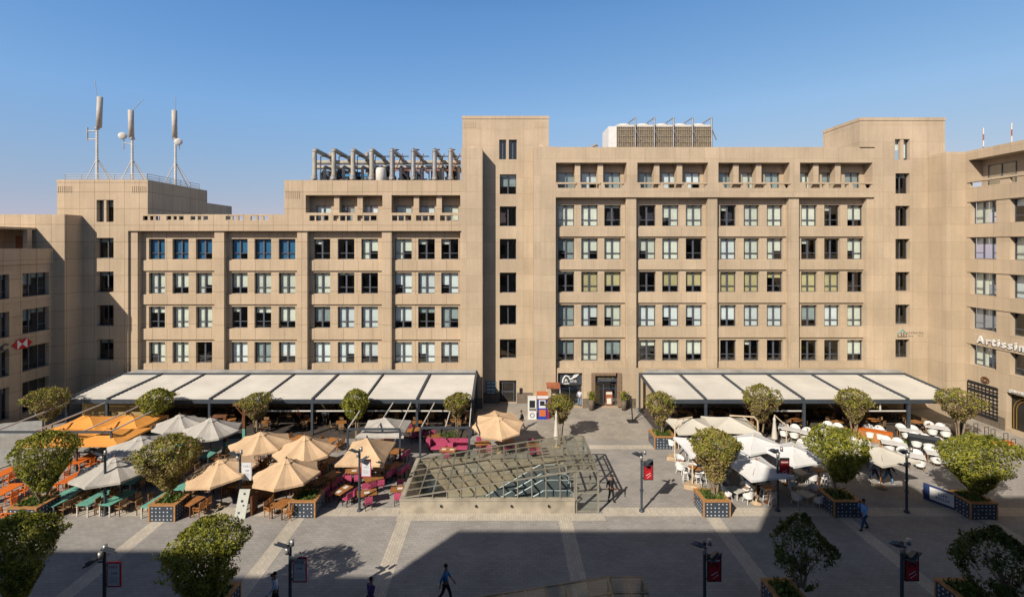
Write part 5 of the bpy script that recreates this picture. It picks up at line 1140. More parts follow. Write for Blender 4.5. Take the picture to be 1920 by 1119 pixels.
# orange zone
for px, py, d in ((48, 946, 'left of the far left planter'), (10, 918, 'at the left edge, front one'), (8, 885, 'at the left edge, back one'), (140, 893, 'right of the domed ficus'), (160, 858, 'under the front orange parasols')):
    tset('orange', px, py, d, 98 if px < 60 else 85, 4)
for px, py, d in ((118, 934, 'just right of the far left planter'), (138, 918, 'second from the far left planter'), (222, 932, 'long and sunlit by the lamp without banner'), (172, 905, 'under the nearest grey parasol'), (255, 895, 'behind the lamp without banner'), (298, 936, 'left of the rounded ficus trunk'), (352, 905, 'right of the rounded ficus'), (250, 862, 'under the middle grey parasol'), (330, 858, 'behind the rounded ficus'), (395, 848, 'under the large grey parasol'), (345, 826, 'under the rearmost grey parasol'), (440, 862, 'left of the tan parasols'), (300, 880, 'behind the rounded ficus, near row'), (215, 870, 'between the two nearest grey parasols'), (290, 812, 'left of the rearmost grey parasol'), (180, 932, 'left of the lamp without banner'), (385, 880, 'behind the shaded tan parasol')):
    tset('teal', px, py, d, 82, 4)
for px, py, d in ((362, 938, 'right of the second planter'), (470, 868, 'under the back left tan parasol'), (545, 900, 'under the nearest tan parasol'), (585, 872, 'under the stained tan parasol'), (420, 900, 'under the shaded tan parasol'), (520, 866, 'between the tan parasols'), (600, 900, 'left of the pink chairs'), (505, 845, 'between back tan parasol and pergola'), (620, 862, 'right of the stained tan parasol'), (450, 905, 'left of the bar counter'), (560, 820, 'before the pergola, left one'), (620, 825, 'before the pergola, right one'), (530, 942, 'left of the low plant box')):
    tset('wood', px, py, d, 75, 4)
pk = []
for px, py, d, rz, n_ in ((642, 917, 'with two mats left of the pink banner lamp', 70, 4), (688, 923, 'right of the pink banner lamp', 20, 2), (750, 915, 'beside the canopy plinth', 10, 2), (664, 882, 'behind the pink banner lamp', 15, 3), (716, 876, 'under the rectangular tan parasol', 60, 4), (840, 842, 'before the pink bench', 0, 2), (812, 818, 'inside the right open frame', 30, 4), (905, 830, 'under the tilted tan parasol', 20, 3), (950, 826, 'right of the tilted tan parasol', 20, 3), (1000, 834, 'behind the glazed canopy', 10, 3), (742, 846, 'right of the rectangular tan parasol', 70, 3), (775, 805, 'left of the right open frame', 30, 3), (722, 826, 'under the grey square parasol', 0, 3), (700, 895, 'right behind the pink banner lamp', 30, 3), (740, 872, 'right edge of the rectangular parasol', 60, 3), (620, 890, 'left end of the pink tables', 70, 3)):
    t = tset('pink', px, py, d, rz, n_); pk.append((t, d))
for t, d in pk[:6]:
    for s in ((-1, 'left'), (1, 'right')) if 'two' in d or 'bench' in d else ((0, 'only'),):
        m = MB(); m.box(-.17, .17, -.13, .13, 0, .006); o = m.build('place_mat', M['white']); a = t.rotation_euler.z
        o.location = (t.location.x + s[0] * .32 * math.cos(a), t.location.y + s[0] * .32 * math.sin(a), .752); o.rotation_euler.z = a; tag(o, f'white paper mat, {s[1]} one, table {d}', 'place mat', 'white paper place mats')
# pink bench with planter behind
Yb3 = gy(842, .45); r = thing('pink_bench', 'long pink cushioned bench facing the viewer in the right open frame', 'bench', (fx(842, Yb3 + .3), Yb3 + .55, 0))
m = MB(); m.box(-1.5, 1.5, -.3, .25, .3, .48); m.build('seat', M['pink'], r); m = MB(); m.box(-1.5, 1.5, .25, .4, .3, 1.0); m.build('backrest', M['pink'], r)
m = MB(); m.box(-1.45, 1.45, -.2, .2, 0, .299); m.build('base', M['black'], r)
m = MB(); m.box(-1.9, -1.55, -.3, .3, .5, 1.1); m.build('side_cushion', M['pink'], r)
r = thing('trough_planter', 'pale trough of shrubs behind the pink bench', 'planter', (fx(842, Yb3 + 1.6), Yb3 + 1.6, 0)); m = MB(); m.box(-1.2, 1.2, -.25, .25, 0, .6); m.build('trough', M['concrete'], r)
def shrub(seed, w_, h, n=400, s=.07):
    rr = random.Random(seed); m = MB()
    for i in range(n):
        p = Vector((rr.gauss(0, w_ / 3), rr.gauss(0, w_ / 3), rr.uniform(0, h))); d = Vector((rr.gauss(0, 1), rr.gauss(0, 1), rr.gauss(.4, .7))).normalized(); e = d.orthogonal().normalized(); f = d.cross(e); q = s * rr.uniform(.6, 1.4)
        m.add([p - e * q, p + f * q * .5, p + e * q, p - f * q * .5], [(0, 1, 2, 3)])
    return m
m = shrub(3, 1.2, .7, 500); m.build('shrubs', [M['leaf_low']], r, (0, 0, .55))
# white terrace
wl = [(1480, 803, 'rearmost left, before the pergola post'), (1560, 800, 'behind the dark ficus, left one'), (1640, 806, 'rear row behind the orange counter'), (1706, 806, 'rear row by the right pergola post'), (1556, 826, 'left of the small middle ficus'), (1676, 830, 'middle row, left of the lamp'), (1728, 822, 'middle row, right of the pergola post'), (1708, 852, 'behind the lamp without banner'), (1762, 850, 'front row, left of the wide ficus'), (1610, 832, 'right of the dark ficus crown'), (1522, 812, 'right of the closed cantilever parasol'), (1592, 850, 'left of the beige parasol'), (1756, 800, 'right end under the pergola edge'), (1640, 850, 'under the beige parasol'), (1515, 836, 'between white parasol and dark ficus'), (1775, 832, 'behind the wide ficus')]
for px, py, d in wl: tset('white', px, py, d, 148, 4)
for px, py, d in ((1380, 917, 'glass topped, right of the corner planter'), (1510, 925, 'low, before the dark ficus planter'), (1500, 884, 'under the right white parasol'), (1290, 870, 'behind the corner ficus, front one'), (1310, 850, 'behind the corner ficus, back one'), (1420, 905, 'under the nearest white parasol'), (1345, 868, 'hidden behind the corner ficus'), (1270, 825, 'beside the far corner planter')):
    tset('low', px, py, d, 30, 4)
for px, py, d, n_ in ((1440, 912, 'by the red banner lamp', 2), (1302, 876, 'with orange top left of the corner ficus', 4), (1535, 880, 'left of the dark ficus', 4), (1475, 880, 'behind the red banner', 2)):
    tset('bar', px, py, d, 0, n_)
# cafe rows under both pergolas
for i in range(10): tset('inner', 0, 0, f'{ORD[i]} from left, front row, left pergola', 20, 4, X=-36 + i * 3.5, Yd=44.6 + (i % 2) * .5)
for i in range(10): tset('inner', 0, 0, f'{ORD[i]} from left, rear row, left pergola', 10, 4, X=-34.3 + i * 3.4, Yd=47.3)
for i in range(7): tset('inner', 0, 0, f'{ORD[i]} from left, rear row, right pergola', 10, 4, X=17.8 + i * 3.4, Yd=47.4)
for i in range(7): tset('inner', 0, 0, f'{ORD[i]} from left, front row, right pergola', 20, 4, X=16.5 + i * 3.6, Yd=44.7 + (i % 2) * .5)
# counter with bottles, low walls, teal footed posts
Yc = gy(905, 1.05); r = thing('bar_counter', 'wooden bar counter with bottles beside the leaning menu board', 'counter', (fx(480, Yc), Yc, 0), R(12))
m = MB(); m.box(-1.0, 1.3, -.3, .3, 1.0, 1.06); m.build('counter_top', M['wood'], r); m = MB(); m.box(-.95, 1.25, -.25, .25, 0, .999); m.build('counter_body', M['wood_d'], r)
rr = random.Random(9)
for k in range(9):
    m = MB(); m.lathe([(.01, 0), (.045, 0), (.045, .2), (.018, .26), (.018, .32), (.005, .32)], n=8); o = m.build('bottle', M[['offwhite', 'wood', 'teal'][k % 3]]); o.location = (fx(480, Yc) + (-.8 + k * .22) * math.cos(R(12)) , Yc + (-.8 + k * .22) * math.sin(R(12)), 1.062); tag(o, f'bottle on the wooden bar counter, {ORD[k]} from the left', 'bottle', 'bottles on the bar counter')
for px, py, lab in ((422, 848, 'wooden post with teal foot right of the large grey parasol, front'), (458, 822, 'wooden post with teal foot right of the large grey parasol, back')):
    x, y = G(px, py); r = thing('gate_post', lab, 'post', (x, y, 0)); m = MB(); m.box(-.11, .11, -.11, .11, .9, 2.9); m.box(-.95, .16, -.14, .14, 2.9, 3.08); m.bar((0, 0, 2.0), (-.75, 0, 2.88), .1, .1); m.build('timber', M['wood_d'], r); m = MB(); m.box(-.12, .12, -.12, .12, 0, .899); m.build('teal_foot', M['teal'], r)
x, y = G(1660, 838); r = thing('display_counter', 'orange slanted counter behind the beige parasol', 'counter', (x, y + 1.2, 0), R(-35)); m = MB(); m.box(-1.5, 1.2, -.3, .3, 0, .9); m.build('counter_body', M['wood'], r); m = MB(); m.box(-1.55, 1.25, -.35, .35, .9, .96); m.build('counter_top', M['orange'], r)
x, y = G(1745, 850); r = thing('service_counter', 'black service counter right of the white tables', 'counter', (x, y + .6, 0), R(-30)); m = MB(); m.box(-1.0, 1.0, -.35, .35, 0, 1.1); m.build('counter_body', M['black'], r); m = MB(); m.box(-1.05, 1.05, -.4, .4, 1.101, 1.16); m.build('counter_top', M['steel'], r)
for px, py, lab, w_ in ((28, 868, 'pale low wall panel left of the domed ficus', 2.6), (40, 815, 'pale low wall at the foot of the left wing', 3.2)):
    x, y = G(px, py); r = thing('low_wall', lab, 'wall', (x, y, 0), R(14)); m = MB(); m.box(-w_ / 2, w_ / 2, -.1, .1, 0, 1.15); m.build('panel', mat('dusty_panel', (.36, .36, .35), .8, .15, 2), r); m = MB(); m.box(-w_ / 2 - .1, -w_ / 2 - .002, -.11, .11, 0, 1.4); m.build('post', M['wood_d'], r)

# ------------------------------------------------------------ lamps with banners
def text_mesh(body, size, mt, depth=.01, align='CENTER', bold=False, space=1):
    c = bpy.data.curves.new('txt', 'FONT'); c.body = body; c.size = size; c.extrude = depth; c.align_x = align; c.resolution_u = 2; c.space_character = space
    if bold: c.offset = size * .022
    o = bpy.data.objects.new('txt', c); COL.objects.link(o); me = bpy.data.meshes.new_from_object(o.evaluated_get(bpy.context.evaluated_depsgraph_get())); bpy.data.objects.remove(o)
    me.materials.clear(); me.materials.append(mt); return me
def txt(name, body, size, mt, parent, loc, rot, **k):
    o = inst(text_mesh(body, size, mt, **k), name, parent, loc); o.rotation_euler = rot; return o
def lamp(px, ptop, pbase, lab, banner=None, heads=1, Y=None, flip=1):
    Y = gy(pbase) if Y is None else Y; h = fz(ptop, Y); r = thing('street_lamp', lab, 'street lamp', (fx(px, Y), Y, 0), 0, 'dark plaza lamps')
    m = MB(); m.tube((0, 0, .12), (0, 0, h), .075, .07, 10); m.tube((0, 0, 1.3), (0, 0, 1.38), .12, n=10); m.build('pole', M['steel'], r)
    m = MB(); m.lathe([(.01, 0), (.17, 0), (.15, .1), (.08, .14), (.01, .14)], n=12); m.build('base', M['steel'], r)
    if heads:
        for k, (dx, dz, an) in enumerate(((-.32 * flip, -.12, 28), (.38 * flip, -.62, -30))[:heads]):
            m = MB(); m.tube((0, -.02, h + dz), (dx * .5, -.15, h + dz + .05), .035, n=6); b = m.build('lamp_arm', M['steel'], r)
            m = MB(); m.box(-.3, .3, -.2, .2, -.03, .03); m.box(-.2, .2, -.13, .13, .031, .12); o = m.build('lamp_head', M['steel'], r); o.location = (dx, -.18, h + dz + .06); o.rotation_euler = (R(-25), R(an), R(20))
        m = MB(); m.lathe([(.01, 0), (.1, .0), (.1, .28), (.01, .28)], (-.06, -.14, h - .42), 10); m.lathe([(.01, 0), (.09, .0), (.09, .25), (.01, .25)], (.16, -.16, h - .05), 10); m.build('spotlight', M['galv'], r)
    if banner:
        bk, fr_, t1, t2, tm = banner; zb = h - 1.75; w_ = .62
        m = MB(); m.box(.12, .12 + w_, -.03, .03, zb, zb + 1.1); b = m.build('banner_box', M[fr_], r)
        m = MB(); m.box(.17, .07 + w_, -.038, -.031, zb + .06, zb + 1.04); m.build('banner_face', M[bk], b)
        m = MB(); m.box(.075, .12, -.02, .02, zb + .1, zb + .16); m.box(.075, .12, -.02, .02, zb + .94, zb + 1.0); m.build('bracket', M['steel'], r)
        if bk == 'banner_red':
            m = MB(); m.box(.2, .66, -.042, -.0385, zb + .9, zb + .98); m.build('white_strip', M['white'], b)
            m = MB(); m.path([(.43 + .14 * math.cos(R(t)), -.042, zb + .66 + .14 * math.sin(R(t))) for t in range(0, 181, 30)], .03, 5); m.build('dark_arc', M['black'], b)
            m = MB(); m.bar((.28, -.042, zb + .3), (.56, -.042, zb + .46), .012, .05, up=(0, 1, 0)); m.bar((.34, -.042, zb + .14), (.6, -.042, zb + .34), .012, .03, up=(0, 1, 0)); m.build('white_stroke', M['white'], b)
            m = MB(); m.box(.12, .12 + w_, -.042, .03, zb + 1.101, zb + 1.2); m.build('top_cap', M['black'], b)
        else:
            scribble('lettering', b, .25, .64, -.0385, zb + .84, .1, tm, int(px)); scribble('lettering', b, .3, .6, -.0385, zb + .58, .08, 'steel', int(px) + 1)
            for k in range(4): scribble('print_line', b, .22, .66 - .06 * (k % 2), -.0385, zb + .2 + k * .07, .03, 'galv', int(px) + 2 + k)
    return r
def scribble(name, parent, x0, x1, y, z, h, mt, seed):
    rr = random.Random(seed); m = MB(); x = x0; t = h * .2
    while x < x1 - h * .4:
        w_ = h * rr.uniform(.35, .6)
        if rr.random() < .14: x += w_; continue
        k = rr.randrange(5)
        m.box(x, x + t, y - .004, y, z, z + h)
        if k in (0, 1, 4): m.box(x + t, x + w_, y - .004, y, z + h - t, z + h)
        if k in (0, 2): m.box(x + t, x + w_, y - .004, y, z, z + t)
        if k in (1, 3): m.box(x + t, x + w_, y - .004, y, z + h * .42, z + h * .42 + t)
        if k in (3, 4): m.box(x + w_, x + w_ + t, y - .004, y, z, z + h * .8)
        x += w_ + t * 2
    return m.build(name, mt if not isinstance(mt, str) else M[mt], parent)
M['atm_blue'] = mat('blue_machine', (.02, .06, .42), .4, .05); M['banner_red'] = mat('red_banner', (.52, .02, .03), .5, .05, 3); M['banner_pink'] = mat('pink_frame', (.65, .12, .22), .5, .05, 3); M['poster'] = mat('pale_poster', (.72, .74, .78), .6, .05, 2)
lamp(1203, 848, 958, 'lamp with red banner standing alone right of the glazed canopy', ('banner_red', 'black', 'tbsp', '& more', 'white'), 2)
lamp(1458, 842, 957, 'lamp with red banner at the edge of the white terrace', ('banner_red', 'black', 'tbsp', '& more', 'white'), 1)
lamp(1700, 843, 960, 'bare lamp without banner before the white tables', None, 1)
lamp(197, 848, 965, 'bare lamp without banner before the teal tables', None, 1)
lamp(450, 848, 960, 'lamp with pale framed banner beside the leaning menu board', ('poster', 'poster', 'MENU', '', 'steel'), 1)
lamp(674, 842, 957, 'lamp with pink framed banner before the pink tables', ('poster', 'banner_pink', 'MENU', '', 'steel'), 2)
lamp(196, 1025, 0, 'foreground lamp with red framed poster at the far left', ('poster', 'banner_red', 'Join', 'us', 'banner_red'), 2, Y=21.4, flip=-1)
lamp(544, 1016, 0, 'foreground lamp with red framed poster beside the man in the white shirt', ('poster', 'banner_red', 'Join', 'us', 'banner_red'), 2, Y=21.4)
lamp(1321, 1015, 0, 'foreground lamp with dark red banner left of the airy ficus', ('banner_red', 'black', 'tbsp', '', 'poster'), 2, Y=21.4)
lamp(1691, 1014, 0, 'foreground lamp with dark red banner right of the airy ficus', ('banner_red', 'black', 'tbsp', '', 'poster'), 2, Y=21.4)

# leaning menu board, signboard, cash machines, heater, trellis, pots
Ym = gy(972); r = thing('menu_board', 'pale leaning menu board under the lamp with the pale banner', 'menu board', (fx(450, Ym), Ym, 0)); m = MB(); m.add([(-.38, 0, 0), (.3, 0, 0), (.45, .35, 1.65), (-.22, .35, 1.65), (-.38, .06, 0), (.3, .06, 0), (.45, .41, 1.65), (-.22, .41, 1.65)], [(0, 1, 2, 3), (7, 6, 5, 4), (0, 4, 5, 1), (1, 5, 6, 2), (2, 6, 7, 3), (3, 7, 4, 0)]); m.build('board', mat('aged_board', (.56, .58, .52), .7, .1, 4), r)
m = MB()
for k, (u, v, s) in enumerate(((.05, .85, .06), (-.02, .6, .07), (.12, .45, .05), (-.1, .2, .06))): m.box(-.3 + u + .15 * v + .25 - s, -.3 + u + .15 * v + .25 + s, .35 * v - .02, .35 * v - .012, 1.65 * v - s, 1.65 * v + s)
m.build('emblem', M['steel'], r)
m = MB(); m.box(.46, .6, .3, 1.0, 0, 1.2); m.build('support', M['wood_d'], r)
p0 = Vector((*G(1731, 941), 0)); p1 = Vector((*G(1776, 952), 0)); d = (p1 - p0); L_ = d.length
p0 = Vector((*G(1731, 934), 0)); p1 = Vector((*G(1817, 966), 0)); d = p1 - p0; L_ = d.length
r = thing('signboard', 'long dark blue signboard with white panel left of the wide ficus planter', 'sign', p0, math.atan2(d.y, d.x)); m = MB(); m.box(0, L_ - .1, 0, .12, 0, 1.05); m.build('board', mat('navy_board', (.03, .055, .16), .5, .1), r)
m = MB(); m.box(.35, L_ * .72, -.012, -.002, .15, .95); pn = m.build('white_panel', M['white'], r); 
scribble('lettering', pn, .75, L_ * .72 - .3, -.013, .58, .15, 'atm_blue', 4); scribble('lettering', pn, .7, L_ * .72 - .2, -.013, .32, .14, 'atm_blue', 9)
Ya = 47.3
M['atm_blue'] = mat('blue_machine', (.02, .06, .42), .4, .05); M['atm_orange'] = mat('orange_machine', (.62, .17, .05), .4, .05)
r = thing('cash_machine', 'white cash machine beside the blue and orange one', 'cash machine', (fx(990, Ya), Ya, 0)); m = MB(); m.box(0, .82, 0, .7, 0, 2.1); m.build('casing', M['white'], r); m = MB(); m.box(.14, .68, -.02, -.002, 1.15, 1.85); m.build('screen', M['black'], r); m = MB(); m.box(.1, .72, -.12, -.002, .95, 1.1); m.build('keypad', M['galv'], r)
m = MB(); m.path([(.41 + .2 * math.cos(t * .52), -.01, .4 + .2 * math.sin(t * .52)) for t in range(13)], .03, 5); m.build('emblem', M['steel'], r)
r = thing('cash_machine', 'blue and orange cash machine with orange hood', 'cash machine', (fx(1008.5, Ya), Ya, 0)); m = MB(); m.box(0, .9, 0, .75, 0, 2.0); m.build('casing', M['atm_blue'], r); m = MB(); m.box(-.05, 1.0, -.1, .85, 2.001, 2.5); m.build('hood', M['atm_orange'], r); m = MB(); m.box(-.06, 1.01, -.11, -.101, 2.05, 2.35); m.box(.1, .75, -.02, -.002, 1.1, 1.9); m.build('screen', M['poster'], r); m = MB(); m.box(.2, .65, -.03, -.021, 1.35, 1.8); m.build('display', M['black'], r); m = MB(); m.box(.12, .76, -.02, -.002, .3, .95); m.build('panel', M['atm_orange'], r); m = MB(); m.box(.901, 1.08, .05, .75, 0, 2.0); m.build('side_panel', M['banner_red'], r)
r = thing('awning', 'small striped shop awning behind the small ficus by the cash machines', 'awning', (fx(1025, 49.6), 49.6, 0)); m = MB(); m.add([(0, 0, 2.5), (1.4, 0, 2.5), (1.4, .75, 2.75), (0, .75, 2.75), (0, 0, 2.3), (1.4, 0, 2.3)], [(0, 1, 2, 3), (0, 4, 5, 1)]); m.build('cloth', M['rust'], r); m = MB(); m.box(0.001, .05, .05, .1, 0, 2.48); m.build('post', M['white'], r); m = MB(); m.box(1.35, 1.399, .05, .1, 0, 2.48); m.build('post', M['white'], r)
x, y = G(1186, 790); r = thing('parasol_stand', 'black angled stand with square foot left of the right pergola', 'stand', (x, y, 0)); m = MB(); m.box(-.5, .45, -.45, .35, 0, .1); m.build('foot', M['black'], r); m = MB(); m.path([(0, 0, .1), (-.15, 0, 2.3), (-.35, 0, 2.55), (-.9, 0, 2.5)], .06, 7); m.build('mast', M['black'], r); m = MB(); m.bar((.1, -.1, .2), (1.2, .6, .9), .06, .06); m.build('strut', M['black'], r)
for px, py, lab in ((1109, 769, 'tall pot with green shrub left of the carved shop door'), (1170, 769, 'tall pot with green shrub right of the carved shop door')):
    x, y = G(px, py); r = thing('potted_shrub', lab, 'potted plant', (x, y, 0), 0, 'potted shrubs at the shop door'); m = MB(); m.lathe([(.01, 0), (.22, 0), (.32, 1.1), (.30, 1.12), (.26, 1.05), (.01, 1.05)], n=12); m.build('pot', M['stone_d'], r); m = shrub(int(px), .55, .85, 350, .08); m.build('foliage', [M['leaf']], r, (0, 0, 1.05))
# building signs
def on(r, name, body, size, mt, px, py, Y, **k): return txt(name, body, size, M[mt], r, (fx(px, Y), Y - .02, fz(py, Y)), (R(90), 0, 0), **k)
M['cyan'] = mat('cyan_paint', (.05, .45, .5), .5)
Ys = F0 - .03
m = MB(); cx_, cz_ = fx(1692, Ys), fz(624, Ys)
m.path([(cx_ - .45, Ys, cz_ - .1), (cx_, Ys, cz_ + .35), (cx_ + .5, Ys, cz_ - .1)], .035, 5); m.build('sign_roof_mark', M['cyan'], T2)
m = MB(); m.box(cx_ - .5, cx_ + .5, Ys - .02, Ys + .02, cz_ - .42, cz_ - .34); m.box(cx_ - .5, cx_ - .42, Ys - .02, Ys + .02, cz_ - .33, cz_ - .08); m.box(cx_ + .36, cx_ + .42, Ys - .02, Ys + .02, cz_ - .33, cz_ - .1); m.box(cx_ - .15, cx_ - .05, Ys - .02, Ys + .02, cz_ - .33, cz_ + .05); m.box(cx_ + .1, cx_ + .2, Ys - .02, Ys + .02, cz_ - .33, cz_ + .05); m.build('sign_house_mark', M['stone_d'], T2)
scribble('lettering', T2, cx_ + .5, cx_ + 2.25, F0 - .02, cz_ - .1, .2, 'stone_d', 3); scribble('lettering', T2, cx_ + .6, cx_ + 1.2, F0 - .02, cz_ - .42, .16, 'stone_d', 5); scribble('lettering', T2, cx_ + 1.7, cx_ + 2.25, F0 - .02, cz_ - .36, .14, 'stone_d', 6)
txt('shop_lettering', 'Artissimo', 1.02, M['white'], W2, (xw2 - .12, 46.9, fz(643, 46.6)), (R(90), 0, R(-90)), align='LEFT', depth=.06, bold=True, space=1.32)
txt('shop_lettering', 'gourmia', .42, M['white'], W2, (xw2 - .06, 44.0, 3.75), (R(90), 0, R(-90)), align='LEFT', depth=.04, bold=True)
# bank lettering and hexagon logo on the left wing
yb_ = 45.2; zb_ = fz(645, yb_) 
txt('bank_lettering', 'HSBC', .95, M['steel'], W, (xw + .08, 44.05, zb_ - .35), (R(90), 0, R(90)), align='RIGHT', depth=.05, bold=True)
hxx = xw + .1; yc_ = 45.3; hw_, hh_ = .95, .45
m = MB(); m.add([(hxx, yc_ - hw_, zb_), (hxx, yc_ - hw_ / 2, zb_ - hh_), (hxx, yc_ + hw_ / 2, zb_ - hh_), (hxx, yc_ + hw_, zb_), (hxx, yc_ + hw_ / 2, zb_ + hh_), (hxx, yc_ - hw_ / 2, zb_ + hh_)], [(0, 1, 2, 3, 4, 5)]); m.build('hexagon_logo', M['banner_red'], W)
h2 = hxx + .006; m = MB(); m.add([(h2, yc_ - hw_ / 2, zb_ - hh_), (h2, yc_, zb_), (h2, yc_ - hw_ / 2, zb_ + hh_)], [(0, 1, 2)]); m.add([(h2, yc_ + hw_ / 2, zb_ - hh_), (h2, yc_, zb_), (h2, yc_ + hw_ / 2, zb_ + hh_)], [(0, 1, 2)]); m.build('logo_triangles', M['white'], W)
# shop signs
yq = GA + .34; xq = fx(1046, yq); zq = fz(719, yq)
m = MB()
for pts, r_ in (([(.5, .1), (.55, .5), (.8, .85), (1.15, .75), (1.3, .45), (1.6, .6), (1.75, .9), (2.1, 1.0), (2.25, 1.15)], .085), ([(1.55, .62), (1.9, .75), (2.2, 1.05)], .1), ([(.75, .2), (.85, .5), (1.0, .25)], .06), ([(.6, .0), (1.2, .02)], .06)):
    m.path([(xq + u, yq - .04, zq + v) for u, v in pts], r_, 6)
m.build('calligraphy', M['white'], Rr); scribble('shop_lettering', Rr, xq + .95, xq + 2.1, yq - .001, zq + .12, .28, 'offwhite', 12)
M['brass_l'] = mat('brass_letters', (.6, .42, .12), .4, .05, 3, .3)
scribble('shop_lettering', Rr, g1[0] + .75, g1[1] - .65, GA + .297, g1[3] - .68, .15, 'brass_l', 21); scribble('shop_lettering', Rr, g1[0] + 1.0, g1[1] - .95, GA + .297, g1[3] - .86, .07, 'galv', 22)
M['cyan_d'] = mat('directory_blue', (.10, .22, .28), .5, .2, 8)
for py in (717, 723.5, 730, 736.5):
    m = MB(); Yq = YT - .05; m.box(fx(911, Yq), fx(930, Yq), Yq, Yq + .04, fz(py + 2.7, Yq), fz(py - 2.7, Yq)); q = m.build('directory_panel', M['cyan_d'], C)
    m = MB(); m.box(fx(913, Yq), fx(919.5, Yq), Yq - .006, Yq - .001, fz(py + .8, Yq), fz(py - .8, Yq)); m.box(fx(921, Yq), fx(928, Yq), Yq - .006, Yq - .001, fz(py + .8, Yq), fz(py - .8, Yq)); m.build('panel_print', M['poster'], q)
# trellis on the right wing, round emblem
m = MB()
for k in range(9): m.box(xw2 - .12, xw2 - .06, 45.0 + k * .36, 45.05 + k * .36, .7, 3.6)
for k in range(9): m.box(xw2 - .13, xw2 - .05, 44.95, 47.93, .7 + k * .36, .75 + k * .36)
for k in (0, 3, 6, 8): m.box(xw2 - .1, xw2 - .07, 45.0, 47.9, .62 + k * .36, .86 + k * .36)
m.build('trellis', M['black'], W2)
m = MB()
for rr_ in (.38, .2): m.path([(xw2 - .06, 46.2 + rr_ * math.cos(t * .45), 4.15 + rr_ * .75 * math.sin(t * .45)) for t in range(15)], .045, 5)
m.build('round_emblem', M['wood_d'], W2)
for k, (px, py) in enumerate(((1826, 826), (1846, 833), (1858, 838), (1882, 846), (1896, 858))):
    x, y = G(px, py); r = thing('bicycle_rack', f'thin dark upright rack frame near the arched shop, {ORD[k]} from the left', 'rack', (x, y, 0), 0, 'upright rack frames'); m = MB(); m.path([(0, 0, 0), (0, 0, 1.5), (.35, 0, 1.5), (.35, 0, 0)], .022, 5); m.build('frame', M['black'], r); 
    for zq_ in (.5, 1.0): m = MB(); m.tube((0, 0, zq_), (.35, 0, zq_), .018, n=5); m.build('crossbar', M['black'], r)
x, y = G(1868, 836); r = thing('bench_planter', 'low orange planter bench with greenery beside the rack frames', 'planter', (x, y, 0), R(-28)); m = MB(); m.box(-1.1, 1.1, -.4, -.25, .3, .5); m.box(-1.1, 1.1, .25, .4, .3, .5); m.build('seat', M['orange'], r); m = MB(); m.box(-1.1, 1.1, -.24, .24, 0, .45); m.build('trough', M['black'], r); m = shrub(8, .9, .3, 200, .06); m.build('foliage', [M['leaf_low']], r, (0, 0, .45))

